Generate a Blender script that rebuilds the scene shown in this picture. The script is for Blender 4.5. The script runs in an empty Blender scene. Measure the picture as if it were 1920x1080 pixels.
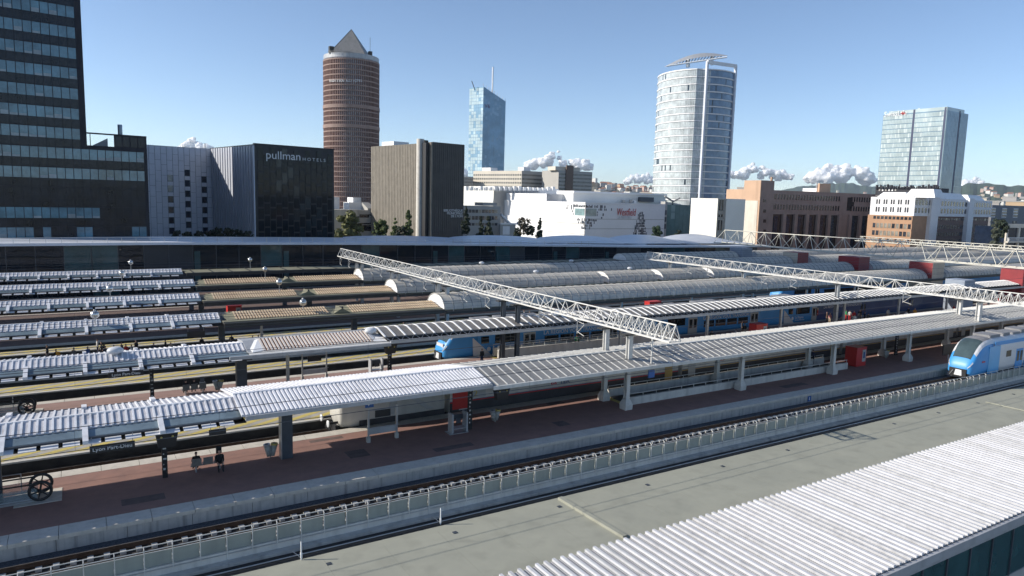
import bpy, math, random
from mathutils import Vector, Matrix
random.seed(11)
R = math.radians
scene = bpy.context.scene
col = scene.collection

# ------------------------------------------------------------------ camera
# X runs along the tracks, Y across them (away from the viewer), Z up; platform tops are z = 0
FPX, PITCH, ROLL, EYE, AZD = 1331.0, R(7.13), R(1.51), 17.5, 58.4
AZ = R(AZD)
cp, sp, cr, sr = math.cos(PITCH), math.sin(PITCH), math.cos(ROLL), math.sin(ROLL)
_x, _y, _z = (1, 0, 0), (0, -sp, -cp), (0, cp, -sp)
_right = [cr*_x[i] - sr*_y[i] for i in range(3)]
_down = [sr*_x[i] + cr*_y[i] for i in range(3)]
_fwd = list(_z)
def _uv(w):
    return Vector((w[0]*math.sin(AZ) + w[1]*math.cos(AZ), -w[0]*math.cos(AZ) + w[1]*math.sin(AZ), w[2]))
CR, CD, CF = _uv(_right), _uv(_down), _uv(_fwd)
cam_d = bpy.data.cameras.new('camera'); cam = bpy.data.objects.new('camera', cam_d); col.objects.link(cam)
cam.matrix_world = Matrix((( CR.x, -CD.x, -CF.x, 0), (CR.y, -CD.y, -CF.y, 0), (CR.z, -CD.z, -CF.z, EYE), (0, 0, 0, 1)))
cam_d.sensor_width = 36; cam_d.lens = FPX/1920*36; cam_d.clip_start = .5; cam_d.clip_end = 60000
scene.camera = cam
HOR = Vector((math.cos(AZ), math.sin(AZ)))            # level viewing direction

# ------------------------------------------------------------------ sky, sun, exposure
SUN = Vector((-1.68, .82, 1.0)).normalized()             # towards the sun
world = bpy.data.worlds.new('World'); scene.world = world; world.use_nodes = True
wn = world.node_tree.nodes; wl = world.node_tree.links
sky = wn.new('ShaderNodeTexSky'); sky.sky_type = 'NISHITA'; sky.sun_disc = False
sky.sun_elevation = math.asin(SUN.z); sky.sun_rotation = math.atan2(SUN.x, SUN.y)
sky.altitude = 200; sky.air_density = .70; sky.dust_density = .2; sky.ozone_density = 1.6
bg = wn['Background']; bg.inputs['Strength'].default_value = .133
wl.new(sky.outputs[0], bg.inputs['Color'])
sun_d = bpy.data.lights.new('sun', 'SUN'); sun = bpy.data.objects.new('sun', sun_d); col.objects.link(sun)
sun_d.energy = 4.6; sun_d.angle = R(.53); sun_d.color = (1, .93, .83)
sun.rotation_euler = (-SUN).to_track_quat('-Z', 'Y').to_euler(); sun.location = (0, 0, 60)
vs = scene.view_settings; vs.view_transform = 'Standard'; vs.look = 'None'; vs.gamma = 1; vs.use_curve_mapping = False
vs.exposure = .38
scene.cycles.use_denoising = True
scene.cycles.max_bounces = 6; scene.cycles.diffuse_bounces = 3; scene.cycles.glossy_bounces = 4
scene.cycles.transmission_bounces = 4; scene.cycles.transparent_max_bounces = 12; scene.cycles.volume_bounces = 0

# ------------------------------------------------------------------ survey helpers
def ray(x, y):
    a, b = (x - 960)/FPX, (y - 540)/FPX
    return CR*a + CD*b + CF
def G(x, y, z=0.):                                     # point at height z seen in direction (x, y)
    d = ray(x, y); t = (z - EYE)/d.z
    return Vector((d.x*t, d.y*t, z))
def PD(x, y, D):                                       # point at level distance D ahead
    d = ray(x, y); t = D/(d.x*HOR.x + d.y*HOR.y)
    return Vector((d.x*t, d.y*t, EYE + d.z*t))
class Facade:                                          # an upright plane through p with compass bearing az
    def __init__(s, p, az):
        s.p = Vector((p[0], p[1])); a = R(az)
        s.d = Vector((math.cos(a - AZ), math.sin(AZ - a)))
        if s.d.x*CR.x + s.d.y*CR.y < 0: s.d = -s.d          # distances grow to the right as seen
        s.n = Vector((s.d.y, -s.d.x))
        if s.n.dot(-s.p) < 0: s.n = -s.n
        s.ang = math.atan2(s.d.y, s.d.x)
    def at(s, x, y):
        r = ray(x, y); k = Vector((r.x, r.y))
        den = k.x*s.d.y - k.y*s.d.x
        t = (s.p.x*s.d.y - s.p.y*s.d.x)/den
        q = k*t - s.p
        return q.dot(s.d), EYE + r.z*t
    def S(s, x, y=400): return s.at(x, y)[0]
    def Z(s, x, y): return s.at(x, y)[1]
    def pt(s, a, z, o=0.): 
        q = s.p + s.d*a + s.n*o
        return Vector((q.x, q.y, z))

# ------------------------------------------------------------------ materials
MATS = {}
def mat(name, c, rough=.7, metal=0., var=.12, scale=.6, bump=0., bscale=20., c2=None, stain=0., spec=None, emit=0., trans=0.):
    if name in MATS: return MATS[name]
    m = bpy.data.materials.new(name); m.use_nodes = True; MATS[name] = m
    nt = m.node_tree; N = nt.nodes; L = nt.links; b = N['Principled BSDF']
    b.inputs['Roughness'].default_value = rough; b.inputs['Metallic'].default_value = metal
    if spec is not None: b.inputs['Specular IOR Level'].default_value = spec
    geo = N.new('ShaderNodeNewGeometry')
    if var > 0 or c2:
        nz = N.new('ShaderNodeTexNoise'); nz.inputs['Scale'].default_value = scale; nz.inputs['Detail'].default_value = 6
        nz.inputs['Roughness'].default_value = .65
        L.new(geo.outputs['Position'], nz.inputs['Vector'])
        rmp = N.new('ShaderNodeValToRGB'); e = rmp.color_ramp.elements
        e[0].position = .32; e[1].position = .68
        a = c2 or tuple(v*(1 - var) for v in c); bcol = c if c2 else tuple(min(1, v*(1 + var)) for v in c)
        e[0].color = (*a, 1); e[1].color = (*bcol, 1)
        L.new(nz.outputs['Fac'], rmp.inputs['Fac']); out = rmp.outputs['Color']
        if stain > 0:
            n2 = N.new('ShaderNodeTexNoise'); n2.inputs['Scale'].default_value = 1; n2.inputs['Detail'].default_value = 4
            mp = N.new('ShaderNodeMapping'); mp.inputs['Scale'].default_value = (scale*2.2, scale*2.2, scale*.14)
            L.new(geo.outputs['Position'], mp.inputs['Vector']); L.new(mp.outputs['Vector'], n2.inputs['Vector'])
            mr = N.new('ShaderNodeMapRange'); mr.inputs[1].default_value = .5; mr.inputs[2].default_value = .75
            mr.inputs[3].default_value = 0; mr.inputs[4].default_value = stain
            L.new(n2.outputs['Fac'], mr.inputs[0])
            mx = N.new('ShaderNodeMix'); mx.data_type = 'RGBA'; mx.inputs[7].default_value = (*[v*.35 for v in c], 1)
            L.new(mr.outputs[0], mx.inputs[0]); L.new(out, mx.inputs[6]); out = mx.outputs[2]
        L.new(out, b.inputs['Base Color'])
    else:
        b.inputs['Base Color'].default_value = (*c, 1)
    if bump > 0:
        nb = N.new('ShaderNodeTexNoise'); nb.inputs['Scale'].default_value = bscale; nb.inputs['Detail'].default_value = 4
        L.new(geo.outputs['Position'], nb.inputs['Vector'])
        bp = N.new('ShaderNodeBump'); bp.inputs['Strength'].default_value = bump; bp.inputs['Distance'].default_value = .05
        L.new(nb.outputs['Fac'], bp.inputs['Height']); L.new(bp.outputs['Normal'], b.inputs['Normal'])
    if emit > 0:
        b.inputs['Emission Color'].default_value = (*c, 1); b.inputs['Emission Strength'].default_value = emit
    if trans > 0: b.inputs['Transmission Weight'].default_value = trans
    return m
def glass(name, c, rough=.06, var=.5, scale=.15, wav=.0, wscale=.3, spec=.6):
    """opaque reflecting facade glass, uneven from pane to pane"""
    m = mat(name, c, rough, 0, var, scale, spec=spec)
    if wav > 0:
        nt = m.node_tree; N = nt.nodes; L = nt.links
        geo = N.new('ShaderNodeNewGeometry'); nb = N.new('ShaderNodeTexNoise'); nb.inputs['Scale'].default_value = wscale
        nb.inputs['Detail'].default_value = 1
        L.new(geo.outputs['Position'], nb.inputs['Vector'])
        bp = N.new('ShaderNodeBump'); bp.inputs['Strength'].default_value = wav; bp.inputs['Distance'].default_value = .3
        L.new(nb.outputs['Fac'], bp.inputs['Height']); L.new(bp.outputs['Normal'], N['Principled BSDF'].inputs['Normal'])
    return m
M_ballast = mat('ballast', (.055, .048, .043), .95, 0, c2=(.016, .015, .015), scale=9, bump=.9, bscale=14)
M_ballast_new = mat('ballast_new', (.085, .095, .11), .95, 0, c2=(.016, .02, .027), scale=11, bump=.9, bscale=14)
M_rail = mat('rail_steel', (.075, .046, .032), .5, .6, .3, 3)
M_railtop = mat('rail_top', (.55, .5, .46), .25, .9, .1, 3)
M_ballast_lit = mat('ballast_pale', (.30, .285, .265), .95, 0, c2=(.05, .047, .043), scale=7, bump=.9, bscale=14)  # paler ballast copy with the sunlight put into its colour
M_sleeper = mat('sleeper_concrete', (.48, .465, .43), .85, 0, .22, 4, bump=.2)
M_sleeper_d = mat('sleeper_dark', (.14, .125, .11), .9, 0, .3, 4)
M_plat = mat('platform_red', (.30, .168, .135), .9, 0, c2=(.225, .13, .108), scale=.9, bump=.25, bscale=40)
M_dust_shade = mat('dust_and_shade_face', (.05, .046, .04), .95, 0, .3, 1.2)  # brake dust plus the shade of the track pits, both in the colour
M_plat_far = mat('platform_in_shade', (.17, .115, .10), .9, 0, c2=(.12, .085, .075), scale=.9, bump=.2, bscale=40)  # asphalt darkened in colour for the shade between the far canopies
M_plat_d = mat('platform_pinkish', (.33, .215, .185), .9, 0, c2=(.26, .17, .15), scale=.9, bump=.2, bscale=40)
M_cope = mat('coping_concrete', (.60, .56, .49), .85, 0, c2=(.49, .46, .40), scale=1.3, bump=.1, stain=.25)
M_kerbface = mat('kerb_face', (.47, .45, .41), .88, 0, .12, 1.6, bump=.1, stain=.8)
M_conc = mat('concrete', (.43, .415, .38), .88, 0, .16, .8, bump=.1, stain=.55)
M_conc_l = mat('concrete_pale', (.60, .575, .52), .85, 0, .12, .8, bump=.1, stain=.4)
M_hatch_ground = mat('service_strip', (.42, .39, .33), .9, 0, c2=(.30, .275, .23), scale=1.0, bump=.1)
M_yellow = mat('yellow_paint', (.60, .46, .10), .75, 0, c2=(.46, .38, .14), scale=2.5)
M_white = mat('white_metal', (.75, .75, .765), .42, 0, .07, .7, stain=.3)
M_trough = mat('sheet_trough_shaded', (.52, .52, .545), .45, 0, .1, .7, stain=.4)  # sheet between the ribs, rib shade painted into a darker colour
M_ribw = mat('roof_rib_white', (.58, .58, .59), .45, 0, .05, .9, stain=.2)
M_white2 = mat('white_paint', (.80, .80, .79), .55, 0, .05, .7, stain=.12)
M_greyroof = mat('grey_roof_sheet', (.285, .28, .265), .55, 0, c2=(.22, .215, .205), scale=.5, stain=.25)
M_greyroof2 = mat('grey_roof_shed', (.22, .205, .185), .6, 0, c2=(.165, .155, .14), scale=.6, stain=.3)
M_tan = mat('tan_tiles', (.62, .50, .345), .7, 0, c2=(.47, .35, .225), scale=.8)
M_tanbase = mat('tan_base', (.30, .20, .13), .8, 0, .2, .8)
M_pinkrib = mat('pale_ribs', (.66, .60, .54), .7, 0, .1, .8)
M_brownbase = mat('brown_base', (.26, .13, .09), .8, 0, .2, .8)
M_olive = mat('olive_gutter', (.20, .19, .125), .7, 0, .2, .7)
M_fascia = mat('grey_fascia', (.40, .41, .42), .5, .2, .08, .6, stain=.3)
M_darkbeam = mat('dark_beam', (.034, .034, .031), .6, .1, .25, .8)
M_darkcol = mat('charcoal_steel', (.055, .065, .08), .5, .1, .2, 1)
M_black = mat('black_paint', (.016, .016, .018), .5, 0, .2, 2)
M_steel = mat('galvanised', (.42, .43, .44), .4, .6, .12, 1.4)
M_pale = mat('pale_steel', (.62, .61, .57), .5, .1, .08, .8, stain=.3)
M_glassstrip = glass('roof_glass', (.16, .21, .24), .12, .25, .6)
M_vault = mat('vault_sheet', (.88, .85, .78), .45, 0, c2=(.79, .765, .70), scale=.25, stain=.2)
def see_through_light(m, k):                              # milky sheet that lets daylight through
    nt = m.node_tree; b = nt.nodes['Principled BSDF']; tr = nt.nodes.new('ShaderNodeBsdfTranslucent'); mx = nt.nodes.new('ShaderNodeMixShader'); mx.inputs[0].default_value = k
    src = b.inputs['Base Color'].links[0].from_socket; nt.links.new(src, tr.inputs['Color'])
    nt.links.new(b.outputs[0], mx.inputs[1]); nt.links.new(tr.outputs[0], mx.inputs[2]); nt.links.new(mx.outputs[0], nt.nodes['Material Output'].inputs['Surface'])
see_through_light(M_vault, .55)
M_vaultrib = mat('vault_rib', (.36, .355, .335), .5, .2, .2, 1)
M_red = mat('red_cladding', (.25, .022, .027), .5, 0, .15, .7)
M_redbox = mat('red_box', (.50, .03, .026), .4, 0, .08, 1)
M_blue = mat('sign_blue', (.03, .12, .36), .4, 0, .08, 1)
M_roofgrey = mat('near_roof_membrane', (.335, .335, .27), .85, 0, c2=(.285, .288, .236), scale=.35, bump=.06, bscale=30, stain=.22)
M_greenpanel = mat('parapet_panel', (.30, .33, .30), .35, 0, .1, .5, stain=.25)
M_skin = mat('skin', (.50, .30, .22), .6, 0, 0)
M_hair = mat('hair', (.03, .022, .018), .7, 0, 0)
M_lens = mat('white_light', (.8, .8, .75), .3, 0, 0)
M_chrome = mat('mirror_globe', (.62, .61, .58), .22, .75, .1, 2)
M_lsign = mat('faded_sign', (.55, .56, .58), .6)
M_trunk = mat('bark', (.10, .075, .055), .9, 0, .3, 3)

# ------------------------------------------------------------------ object helpers
def link(o, parent=None):
    col.objects.link(o)
    if parent is not None:
        o.parent = parent
    return o
def tag(o, label=None, cat=None, group=None, kind=None):
    if label: o['label'] = label
    if cat: o['category'] = cat
    if group: o['group'] = group
    if kind: o['kind'] = kind
    return o
def thing(name, label, cat, loc=(0, 0, 0), group=None, rz=0.):
    o = bpy.data.objects.new(name, None); o.empty_display_size = .3
    o.location = loc; o.rotation_euler = (0, 0, rz); link(o)
    return tag(o, label, cat, group)
def wloc(o):
    v = Vector((0, 0, 0))
    while o is not None:
        v = v + Vector(o.location); o = o.parent
    return v
class MB:
    def __init__(s): s.v = []; s.f = []; s.m = []
    def face(s, pts, mi=0):
        i = len(s.v); s.v += [tuple(p) for p in pts]; s.f.append(tuple(range(i, i + len(pts)))); s.m.append(mi)
    def hexa(s, p, mi=0):                                # 8 points: bottom ring, top ring
        i = len(s.v); s.v += [tuple(q) for q in p]
        for f in ((0, 3, 2, 1), (4, 5, 6, 7), (0, 1, 5, 4), (1, 2, 6, 5), (2, 3, 7, 6), (3, 0, 4, 7)):
            s.f.append(tuple(i + k for k in f)); s.m.append(mi)
    def box(s, x0, x1, y0, y1, z0, z1, mi=0):
        s.hexa([(x0, y0, z0), (x1, y0, z0), (x1, y1, z0), (x0, y1, z0), (x0, y0, z1), (x1, y0, z1), (x1, y1, z1), (x0, y1, z1)], mi)
    def fbox(s, fc, a0, a1, z0, z1, o0, o1, mi=0):
        p = [fc.pt(a, z, o) for z in (z0, z1) for a, o in ((a0, o1), (a1, o1), (a1, o0), (a0, o0))]
        s.hexa(p, mi)
    def prism(s, prof, x0, x1, mi=0):                    # closed profile of (y, z) swept along x
        n = len(prof); i = len(s.v)
        s.v += [(x0, a, b) for a, b in prof] + [(x1, a, b) for a, b in prof]
        for k in range(n):
            s.f.append((i + k, i + (k + 1) % n, i + n + (k + 1) % n, i + n + k)); s.m.append(mi)
        s.f.append(tuple(i + k for k in range(n))[::-1]); s.m.append(mi)
        s.f.append(tuple(i + n + k for k in range(n))); s.m.append(mi)
    def poly(s, ring, z0, z1, mi=0):                     # plan outline swept upwards
        n = len(ring); i = len(s.v)
        s.v += [(a, b, z0) for a, b in ring] + [(a, b, z1) for a, b in ring]
        for k in range(n):
            s.f.append((i + k, i + (k + 1) % n, i + n + (k + 1) % n, i + n + k)); s.m.append(mi)
        s.f.append(tuple(i + k for k in range(n))[::-1]); s.m.append(mi)
        s.f.append(tuple(i + n + k for k in range(n))); s.m.append(mi)
    def tube(s, p, q, r, n=8, mi=0, r2=None):
        p, q = Vector(p), Vector(q); d = (q - p).normalized(); r2 = r if r2 is None else r2
        a = d.orthogonal().normalized(); b = d.cross(a); i = len(s.v)
        for c, rr in ((p, r), (q, r2)):
            for k in range(n):
                t = 2*math.pi*k/n; w = c + a*math.cos(t)*rr + b*math.sin(t)*rr; s.v.append(tuple(w))
        for k in range(n):
            s.f.append((i + k, i + (k + 1) % n, i + n + (k + 1) % n, i + n + k)); s.m.append(mi)
        s.f.append(tuple(i + k for k in range(n))[::-1]); s.m.append(mi)
        s.f.append(tuple(i + n + k for k in range(n))); s.m.append(mi)
    def loft(s, rings, mi=0, close=True, caps=True):
        i = len(s.v); n = len(rings[0])
        for r in rings: s.v += [tuple(p) for p in r]
        for j in range(len(rings) - 1):
            for k in range(n if close else n - 1):
                a, b = i + j*n + k, i + j*n + (k + 1) % n
                s.f.append((a, b, b + n, a + n)); s.m.append(mi)
        if caps and close:
            s.f.append(tuple(i + k for k in range(n))[::-1]); s.m.append(mi)
            j = i + (len(rings) - 1)*n
            s.f.append(tuple(j + k for k in range(n))); s.m.append(mi)
    def mesh(s, name, mats, off=Vector((0, 0, 0)), smooth=False):
        me = bpy.data.meshes.new(name)
        me.from_pydata([(a - off.x, b - off.y, c - off.z) for a, b, c in s.v], [], s.f)
        for m in (mats if isinstance(mats, (list, tuple)) else [mats]): me.materials.append(m)
        if isinstance(mats, (list, tuple)) and len(mats) > 1:
            me.polygons.foreach_set('material_index', s.m)
        if smooth: me.polygons.foreach_set('use_smooth', [True]*len(s.f))
        me.update(); return me
    def build(s, name, mats, parent=None, smooth=False, **kw):
        off = wloc(parent) if parent is not None else Vector((0, 0, 0))
        o = bpy.data.objects.new(name, s.mesh(name, mats, off, smooth)); link(o, parent)
        return tag(o, **kw)
_unit = {}
def unit(kind, m):
    k = (kind, m.name)
    if k not in _unit:
        b = MB()
        if kind == 'box': b.box(-.5, .5, -.5, .5, -.5, .5)
        elif kind == 'cyl': b.tube((0, 0, -.5), (0, 0, .5), 1, 10)
        elif kind == 'cyl6': b.tube((0, 0, -.5), (0, 0, .5), 1, 6)
        elif kind == 'ball':
            rings = []
            for j in range(1, 12):
                t = math.pi*j/12; rings.append([(math.sin(t)*math.cos(2*math.pi*i/18), math.sin(t)*math.sin(2*math.pi*i/18), math.cos(t)) for i in range(18)])
            b.loft(rings)
        _unit[k] = b.mesh(kind, m, smooth=(kind in ('cyl', 'ball', 'cyl6')))
    return _unit[k]
def _place(o, parent, loc):
    o.location = loc if parent is None else Vector(loc) - wloc(parent)
def pbox(name, x0, x1, y0, y1, z0, z1, m, parent=None):  # axis-aligned piece, mesh data shared
    o = bpy.data.objects.new(name, unit('box', m)); link(o, parent)
    _place(o, parent, ((x0 + x1)/2, (y0 + y1)/2, (z0 + z1)/2)); o.scale = (abs(x1 - x0), abs(y1 - y0), abs(z1 - z0)); return o
def fpiece(name, fc, a0, a1, z0, z1, o0, o1, m, parent=None):
    o = bpy.data.objects.new(name, unit('box', m)); link(o, parent)
    _place(o, parent, fc.pt((a0 + a1)/2, (z0 + z1)/2, (o0 + o1)/2)); o.rotation_euler = (0, 0, fc.ang)
    o.scale = (abs(a1 - a0), abs(o1 - o0), abs(z1 - z0)); return o
def bar(name, p, q, r, m, parent=None, kind='cyl6'):
    p, q = Vector(p), Vector(q); d = q - p
    o = bpy.data.objects.new(name, unit(kind, m)); link(o, parent); _place(o, parent, (p + q)/2)
    o.rotation_mode = 'QUATERNION'; o.rotation_quaternion = d.to_track_quat('Z', 'Y'); 
    o.scale = ((r, r, d.length) if kind != 'box' else (2*r, 2*r, d.length)); return o
def ball(name, p, r, m, parent=None):
    o = bpy.data.objects.new(name, unit('ball', m)); link(o, parent); _place(o, parent, p)
    o.scale = (r, r, r) if not isinstance(r, tuple) else r; return o
def copy_tree(o, parent=None):
    c = o.copy(); link(c); c.parent = parent
    for ch in list(o.children): copy_tree(ch, c)
    return c
def evaluated(o):                                          # mesh of an object with its modifiers, worked out in a scratch scene
    sc = bpy.data.scenes.new('scratch'); sc.collection.objects.link(o); vl = sc.view_layers[0]; vl.update()
    dg = vl.depsgraph; me = bpy.data.meshes.new_from_object(o.evaluated_get(dg))
    bpy.data.objects.remove(o); bpy.data.scenes.remove(sc); return me
_text = {}
def text(name, s, size, m, parent, loc, rot, extrude=.02, align='LEFT', sx=1., shear=0.):
    """flat lettering as mesh; size = cap-to-line height in metres"""
    k = (s, size, m.name, align, shear)
    if k not in _text:
        cu = bpy.data.curves.new('lettering', 'FONT'); cu.body = s; cu.size = size; cu.extrude = extrude; cu.align_x = align
        cu.shear = shear; cu.resolution_u = 3
        t = bpy.data.objects.new('lettering', cu); me = evaluated(t); me.materials.clear(); me.materials.append(m)
        _text[k] = me
    o = bpy.data.objects.new(name, _text[k]); link(o, parent); _place(o, parent, loc)
    o.rotation_euler = rot; o.scale = (sx, 1, 1); return o
def ftext(name, s, size, m, parent, fc, a, z, off=.15, align='LEFT', sx=1., shear=0.):
    # lettering on a facade, read from the viewer's side
    right = Vector((CR.x, CR.y)); ang = fc.ang if fc.d.dot(right) > 0 else fc.ang + math.pi
    return text(name, s, size, m, parent, fc.pt(a, z, off), (R(90), 0, ang), .03, align, sx, shear)
# ------------------------------------------------------------------ ground and track bed
UA, UB = -30., 330.
b = MB(); b.box(-8900, 8900, -8900, 8900, -9.2, -9.0)
M_ground = mat('city_ground', (.13, .13, .12), .95, 0, c2=(.07, .08, .06), scale=.012)
b.build('ground', M_ground, kind='structure')
b = MB(); b.box(UA, 430, 37.2, 139.5, -8.98, -.95)
b.build('track_bed', M_ballast, kind='structure')
b = MB(); b.box(UA, 140, 39.75, 40.9, -.948, -.84)
b.build('gravel_margin', M_ballast_new, kind='structure')

b = MB(); b.box(UA, 140, 37.32, 38.05, -.948, -.86); b.build('ballast_shoulder', M_ballast_lit, kind='structure')
TRACKS = [38.85, 52.05, 58.6, 69.85, 75.35, 87.1, 91.9, 103.4, 107.5, 118.6, 123.2]
TL = {38.85: 'railway track with pale concrete sleepers between the parapet and the nearest platform',
      52.05: 'track beyond the nearest platform with the locomotive standing on it',
      58.6: 'shaded track between the first yellow hatched strip and the second platform',
      69.85: 'track along the far side of the second platform under the blue double deck train',
      75.35: 'shaded track before the third platform', 87.1: 'track beyond the third platform', 91.9: 'track before the fourth platform',
      103.4: 'track beyond the fourth platform', 107.5: 'track before the fifth platform', 118.6: 'track beyond the fifth platform',
      123.2: 'track before the platform next to the station hall'}
for i, v in enumerate(TRACKS):
    u1 = 150 if i < 1 else 330
    t = thing('railway_track', TL[v], 'track', (0, v, -.95), 'tracks of the station')
    for s in (-.7175, .7175):
        b = MB(); b.prism([(v + s - .07, -.80), (v + s + .07, -.80), (v + s + .036, -.56), (v + s - .036, -.56)], UA, u1)
        r_ = b.build('rail', M_rail, t)
        b = MB(); b.box(UA, u1, v + s - .03, v + s + .03, -.559, -.55); b.build('running_surface', M_railtop, r_)
    if i == 0:
        k = -6.0
        while k < 100:
            for s in (-.74, .74):
                pbox('sleeper_block', k, k + .27, v + s - .42, v + s + .42, -.949, -.79 + random.uniform(-.006, .006), M_sleeper, t)
            k += .72
        b = MB()
        for q in range(0, 40): b.box(100.2 + q*.72, 100.47 + q*.72, v - 1.2, v + 1.2, -.949, -.80)
        b.build('sleepers_far', M_sleeper, t, kind='stuff')
    else:
        b = MB(); k = UA
        while k < (150 if i < 4 else 90): b.box(k, k + .26, v - 1.22, v + 1.22, -.949, -.79); k += .62
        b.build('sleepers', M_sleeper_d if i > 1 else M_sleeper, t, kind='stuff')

# ------------------------------------------------------------------ platforms
def platform(near, far, u0, u1, cn, cf, m, stones, name='platform'):
    root = bpy.data.objects.new(name, None); root.location = (0, near, 0); link(root); tag(root, kind='structure')
    b = MB(); b.box(u0, u1, near + cn, far - cf, -.94, 0); b.build('asphalt', m, root)
    for (a0, a1) in ((near, near + cn), (far - cf, far)):
        k = u0
        if stones:
            while k < min(u1, 104):
                pbox('coping_stone', k + .012, k + 2.118, a0, a1, -.2, .006 + random.uniform(-.003, .004), M_cope, root); k += 2.13
        if k < u1:
            b = MB(); b.box(k, u1, a0, a1, -.2, .006); b.build('coping', M_cope, root)
    for (a0, a1) in ((near + .06, near + cn), (far - cf, far - .06)):
        k = u0
        if stones and a0 < near + 1:
            while k < 104:
                pbox('wall_panel', k + .012, k + 3.17, a0, a1, -.94, -.204, M_kerbface, root); k += 3.18
        if k < u1:
            b = MB(); b.box(k, u1, a0, a1, -.94, -.204); b.build('retaining_face', M_dust_shade, root)
    return root
C = [46.4, 64.2, 80.9, 96.9, 112.6, 129.0]              # canopy axes of the platforms
platform(40.85, 50.5, -27.0, 150, 1.25, 1.05, M_plat, True)
platform(60.1, 68.25, -27.0, 330, .8, .8, M_plat_d, True)
for a_, b_ in ((76.9, 85.3), (93.4, 101.6), (109.0, 117.0), (124.8, 133.5)): platform(a_, b_, -27.0, 330, .45, .45, M_plat_far, False)
M_patch = mat('asphalt_patch', (.13, .09, .08), .9, 0, .25, 1.5)
for k, (u_, v_, w_, d_) in enumerate(((1.5, 43.2, 2.2, .9), (15.0, 44.4, 1.4, 1.4), (20.6, 42.9, 3.0, .7), (31.5, 43.6, 1.1, 1.1), (58, 43.2, 3.5, .8), (34.0, 48.7, 1.6, .6), (13.5, 48.6, 2.4, .5))):
    o = pbox('asphalt_patch', u_, u_ + w_, v_, v_ + d_, .0, .003, M_patch); tag(o, kind='structure')
# low service strips between the tracks, hatched in yellow
STR = [(53.6, 57.1, 110), (71.5, 74.5, 120), (88.8, 91.0, 120), (104.95, 106.6, 100)]
stripe = None
for si, (a, c_, ue) in enumerate(STR):
    root = bpy.data.objects.new('service_strip', None); root.location = (0, a, 0); link(root); tag(root, kind='structure')
    b = MB(); b.box(-27, 330, a + .35, c_, -.94, -.02); b.build('paving', M_hatch_ground, root)
    b = MB(); b.box(-27, 330, a, a + .35, -.12, -.012); b.build('edge_band', M_cope, root); b = MB(); b.box(-27, 330, a + .03, a + .34, -.94, -.121); b.build('edge_face', M_dust_shade, root)
    w = c_ - a - .5
    me = MB(); q = 1.05; sh = min(w*1.9, 5.5)
    me.hexa([(0, .4, -.02), (q, .4, -.02), (q + sh, .4 + w, -.02), (sh, .4 + w, -.02), (0, .4, -.012), (q, .4, -.012), (q + sh, .4 + w, -.012), (sh, .4 + w, -.012)])
    me = me.mesh('stripe', M_yellow)
    k = -26.
    while k < ue:
        o = bpy.data.objects.new('hatch_stripe', me); link(o, root); o.location = (k, 0, 0); k += 2.25
        if k > 60 and si > 1: k += 1.5

# ------------------------------------------------------------------ parapet between the nearest track and the grey roof
par = thing('parapet', 'long concrete parapet with grey green panels and steel railing beside the nearest track', 'parapet', (0, 37, -1.5))
b = MB(); b.prism([(37.3, -2.95), (37.3, -.9), (37.08, -.9), (37.06, -1.0), (37.0, -1.3), (36.5, -1.36), (36.42, -1.5), (36.42, -2.95)], UA, 150); b.build('base_wall', M_conc, par)
k = -13.0; j = 0
while k < 112:
    k3 = k + 3.78
    o = pbox('concrete_panel', k + .015, k3 - .015, 36.86, 37.055, -1.32, -.86, M_conc_l, par); pbox('plinth_slab', k + .02, k3 - .02, 36.4, 36.84, -1.5, -1.33 + random.uniform(0, .01), M_conc, par)
    for q in range(3):
        a = k + q*1.26
        pbox('infill_panel', a + .03, a + 1.23, 36.98, 37.03, -.84, -.12, M_greenpanel, par)
        pbox('bottom_bar', a + .03, a + 1.23, 36.8, 36.82, -.98, -.95, M_steel, par)
        bar('post', (a, 36.84, -1.25 if q == 0 else -1.02), (a, 36.84, .14), .024, M_pale, par, 'box')
        bar('hook', (a, 36.84, .14), (a, 37.02, .22), .02, M_pale, par, 'box')
    k = k3
for z, y in ((.22, 37.03), (.06, 36.86), (-.09, 36.95)):
    bar('rail', (-13, y, z), (112, y, z), .025, M_pale, par)
bar('cable_pipe', (-13, 35.75, -1.36), (112, 35.75, -1.36), .035, M_steel, par)
b = MB(); b.box(-13, 112, 37.12, 37.3, -.9, -.72); b.build('cable_trough', M_sleeper, par)
for (x, y) in ((565, 1048), (826, 982)):
    p = G(x, y, -1.45)
    t = thing('vent_pipe', 'thin white vent pipe by the parapet, ' + ('left of the pair' if x < 700 else 'right of the pair'), 'pipe', (p.x, p.y, -1.5), 'white vent pipes')
    bar('stem', (p.x, p.y, -1.49), (p.x, p.y, -.5), .035, M_white2, t)
    bar('sleeve', (p.x, p.y, -1.4), (p.x, p.y, -1.1), .055, M_white2, t)
    bar('brace', (p.x - .02, p.y + .01, -1.38), (p.x - .42, p.y + .2, -1.0), .02, M_steel, t)

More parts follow.
